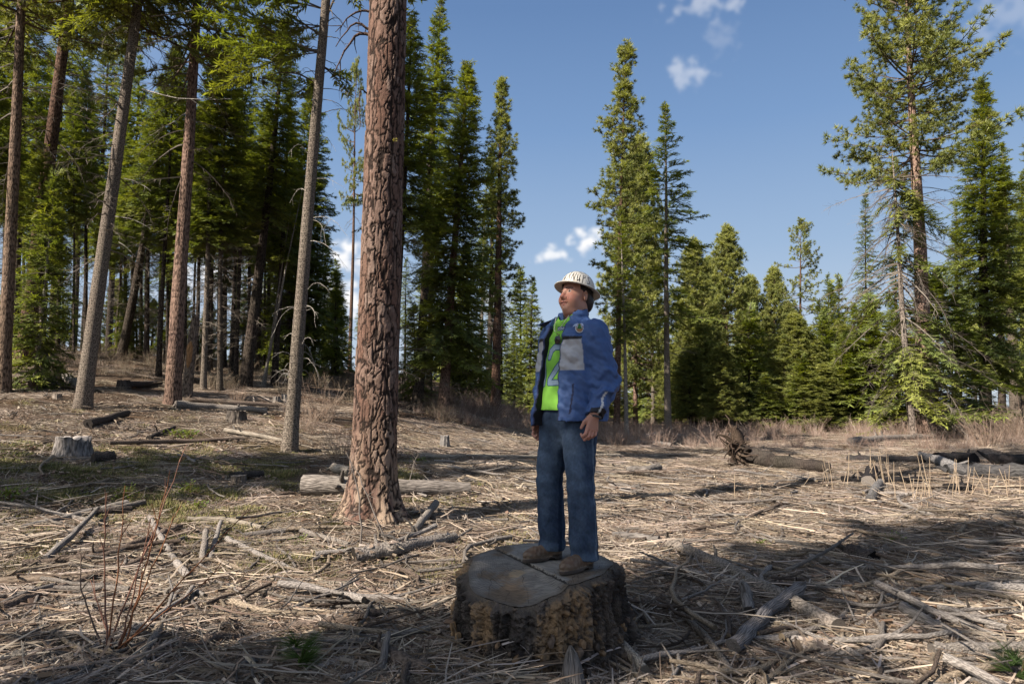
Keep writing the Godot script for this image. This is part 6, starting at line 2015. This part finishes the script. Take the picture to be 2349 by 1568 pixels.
func hard_hat(t: Node3D, head: Transform3D) -> void:
	var w := 1024
	var h := 320
	var n := FastNoiseLite.new()
	n.seed = 17; n.frequency = 1.0; n.fractal_octaves = 4
	var px := PackedByteArray()
	px.resize(w * h * 3)
	# hand lettering; each letter a set of strokes in a box one wide and one and a half high
	var letters := {"W": [[0.0, 1.4, 0.25, 0.0], [0.25, 0.0, 0.5, 0.9], [0.5, 0.9, 0.75, 0.0], [0.75, 0.0, 1.0, 1.5]], "A": [[-0.1, -0.1, 0.62, 1.45], [0.42, 1.6, 1.0, -0.1], [0.2, 1.75, 0.45, 1.55], [0.45, 1.55, 0.75, 1.75], [0.45, 1.55, 0.42, 1.85]],
		"N": [[0.0, 0.0, 0.1, 1.5], [0.1, 1.5, 0.85, 0.0], [0.85, 0.0, 0.95, 1.5]], "U": [[0.1, 1.2, 0.12, 0.35], [0.12, 0.35, 0.35, 0.05], [0.35, 0.05, 0.65, 0.2], [0.65, 0.2, 0.8, 1.2], [0.75, 0.5, 0.9, 0.0]], "P": [[0.15, -0.1, 0.25, 1.35], [0.25, 1.35, 0.75, 1.25], [0.75, 1.25, 0.8, 0.85], [0.8, 0.85, 0.25, 0.65]], "S": [[0.8, 1.15, 0.5, 1.3], [0.5, 1.3, 0.25, 1.0], [0.25, 1.0, 0.7, 0.55], [0.7, 0.55, 0.65, 0.1], [0.65, 0.1, 0.15, 0.05]]}
	var strokes := []
	var word := "WANUPS"
	for k in word.length():
		var x := 0.462 + 0.053 * k
		for e in letters[word[k]]:
			strokes.append([Vector2((x + e[0] * 0.036) * w, h * (0.93 - e[1] * 0.24)), Vector2((x + e[2] * 0.036) * w, h * (0.93 - e[3] * 0.24)), 5.0])
	for e in [[0.50, 0.36, 0.54, 0.28], [0.54, 0.28, 0.60, 0.24], [0.52, 0.33, 0.59, 0.31], [0.55, 0.38, 0.59, 0.52], [0.59, 0.52, 0.63, 0.46], [0.60, 0.24, 0.66, 0.30], [0.62, 0.34, 0.66, 0.42], [0.57, 0.30, 0.59, 0.22], [0.60, 0.30, 0.62, 0.20], [0.63, 0.28, 0.66, 0.22], [0.40, 0.38, 0.42, 0.46]]:
		strokes.append([Vector2((e[0] + 0.07) * w, e[1] * h), Vector2((e[2] + 0.07) * w, e[3] * h), 4.0])
	for j in h:
		for k in w:
			var a := TAU * k / w
			var q := Vector3(cos(a), sin(a), j / float(h) * 1.6)
			var g := n.get_noise_3d(q.x * 4.0, q.y * 4.0, q.z * 4.0)
			var f := n.get_noise_3d(q.x * 14.0, q.y * 14.0, q.z * 14.0)
			var c := Color(0.47, 0.44, 0.38).lerp(Color(0.56, 0.53, 0.47), clampf(0.5 + f, 0, 1))
			var up := 1.0 - j / float(h)
			c = c.lerp(Color(0.26, 0.27, 0.26), 0.8 * smoothstep(0.06, 0.26, g + 0.4 * f + 0.5 * (up - 0.66)))
			c = c.lerp(Color(0.36, 0.30, 0.20), 0.5 * smoothstep(0.15, 0.35, -g + 0.3 * f))
			var o := (j * w + k) * 3
			c = c.linear_to_srgb()
			px[o] = int(c.r * 255.0); px[o + 1] = int(c.g * 255.0); px[o + 2] = int(c.b * 255.0)
	for e in strokes:
		var lo := Vector2(minf(e[0].x, e[1].x), minf(e[0].y, e[1].y)) - Vector2(8, 8)
		var hi := Vector2(maxf(e[0].x, e[1].x), maxf(e[0].y, e[1].y)) + Vector2(8, 8)
		for j in range(maxi(0, int(lo.y)), mini(h, int(hi.y))):
			for k in range(int(lo.x), int(hi.x)):
				var p := Vector2(k, j)
				if p.distance_to(Geometry2D.get_closest_point_to_segment(p, e[0], e[1])) < e[2] * (0.8 + 0.4 * n.get_noise_2d(k * 0.05, j * 0.05)):
					var o := (j * w + k) * 3
					px[o] = 28; px[o + 1] = 26; px[o + 2] = 25
	var m := StandardMaterial3D.new()
	m.albedo_texture = ImageTexture.create_from_image(Image.create_from_data(w, h, false, Image.FORMAT_RGB8, px))
	m.roughness = 0.5
	m.metallic_specular = 0.4
	var hat := Node3D.new()
	hat.name = "hard_hat"
	t.add_child(hat, true)
	hat.transform = head * Transform3D(Basis(Vector3.RIGHT, deg_to_rad(-7.0)), Vector3(0, 0.043, -0.012))
	var s := Shape.new()
	var sides := 72
	var prof := []
	for k in 15:
		var f := k / 14.0
		prof.append([cos(f * PI / 2.0) if k < 14 else 0.001, pow(sin(f * PI / 2.0), 0.92), 0.0])
	for j in prof.size():
		for k in sides + 1:
			var a := TAU * (k / float(sides)) + PI   # u = 0.5 is the front
			var r: float = prof[j][0]
			s.v.append(Vector3(sin(a) * 0.099 * r, prof[j][1] * 0.112, cos(a) * 0.116 * r))
			s.uv.append(Vector2(k / float(sides), 1.0 - j / 14.0 * 0.98 - 0.01))
	for j in prof.size() - 1:
		for k in sides:
			var o := j * (sides + 1) + k
			s.i.append_array(PackedInt32Array([o, o + sides + 1, o + 1, o + 1, o + sides + 1, o + sides + 2]))
	s.n.resize(s.v.size())
	for k in s.v.size(): s.n[k] = (s.v[k] / Vector3(0.0098, 0.0125, 0.0135)).normalized()
	part("dome", s.mesh(), m, hat)
	s = Shape.new()
	var ring := [[0.97, 0.004], [1.03, 0.002], [1.15, -0.002], [1.30, -0.007], [1.36, -0.010], [1.37, -0.014], [1.35, -0.017], [1.15, -0.010], [0.95, -0.004]]
	for j in ring.size():
		for k in sides + 1:
			var a := TAU * (k % sides) / sides
			var g := n.get_noise_2d(cos(a) * 7.0 + j, sin(a) * 7.0)
			s.v.append(Vector3(sin(a) * 0.099 * ring[j][0], ring[j][1], cos(a) * 0.116 * ring[j][0]))
			s.c.append(Color(0.48, 0.45, 0.385).lerp(Color(0.30, 0.27, 0.22), clampf(0.3 + g, 0, 1)))
	var wd := sides + 1
	for j in ring.size() - 1:
		for k in sides:
			var o := j * wd + k
			s.i.append_array(PackedInt32Array([o, o + 1, o + wd, o + 1, o + wd + 1, o + wd]))
	normals_of(s, wd)
	part("brim", s.mesh(), plain(0.5, 0.4), hat)

func _ready() -> void:
	rng.seed = 20240417
	var cam := Camera3D.new()
	cam.name = "camera"
	cam.position = Vector3(0, EYE, 0)
	cam.rotation = Vector3(PITCH, 0, 0)
	cam.fov = rad_to_deg(2.0 * atan(784.0 / SCALE))
	cam.near = 0.05
	cam.far = 2000.0
	add_child(cam)
	bumps.seed = 7; bumps.frequency = 0.35; bumps.fractal_octaves = 3
	patches.seed = 11; patches.frequency = 0.22; patches.fractal_octaves = 3
	var e := Environment.new()
	e.background_mode = Environment.BG_SKY
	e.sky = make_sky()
	e.background_energy_multiplier = 1.0
	e.tonemap_mode = Environment.TONE_MAPPER_LINEAR
	e.tonemap_exposure = 2.8
	e.sdfgi_enabled = true
	e.ssao_enabled = true
	e.ssil_enabled = true
	var env := WorldEnvironment.new()
	env.name = "environment"
	env.environment = e
	add_child(env)
	var sun := DirectionalLight3D.new()
	sun.name = "sun"
	sun.light_color = Color(1.0, 0.955, 0.9)
	sun.light_energy = 1.6
	sun.light_angular_distance = 0.5
	sun.shadow_enabled = true
	sun.basis = Basis.looking_at(Vector3(cos(SUN_UP) * cos(SUN_ROUND), -sin(SUN_UP), -cos(SUN_UP) * sin(SUN_ROUND)))
	add_child(sun)
	make_materials()
	ground()
	litter()
	stock_up()
	grow_crowns()
	forest()
	big_pine()
	stump()
	slash()
	plants()
	person()
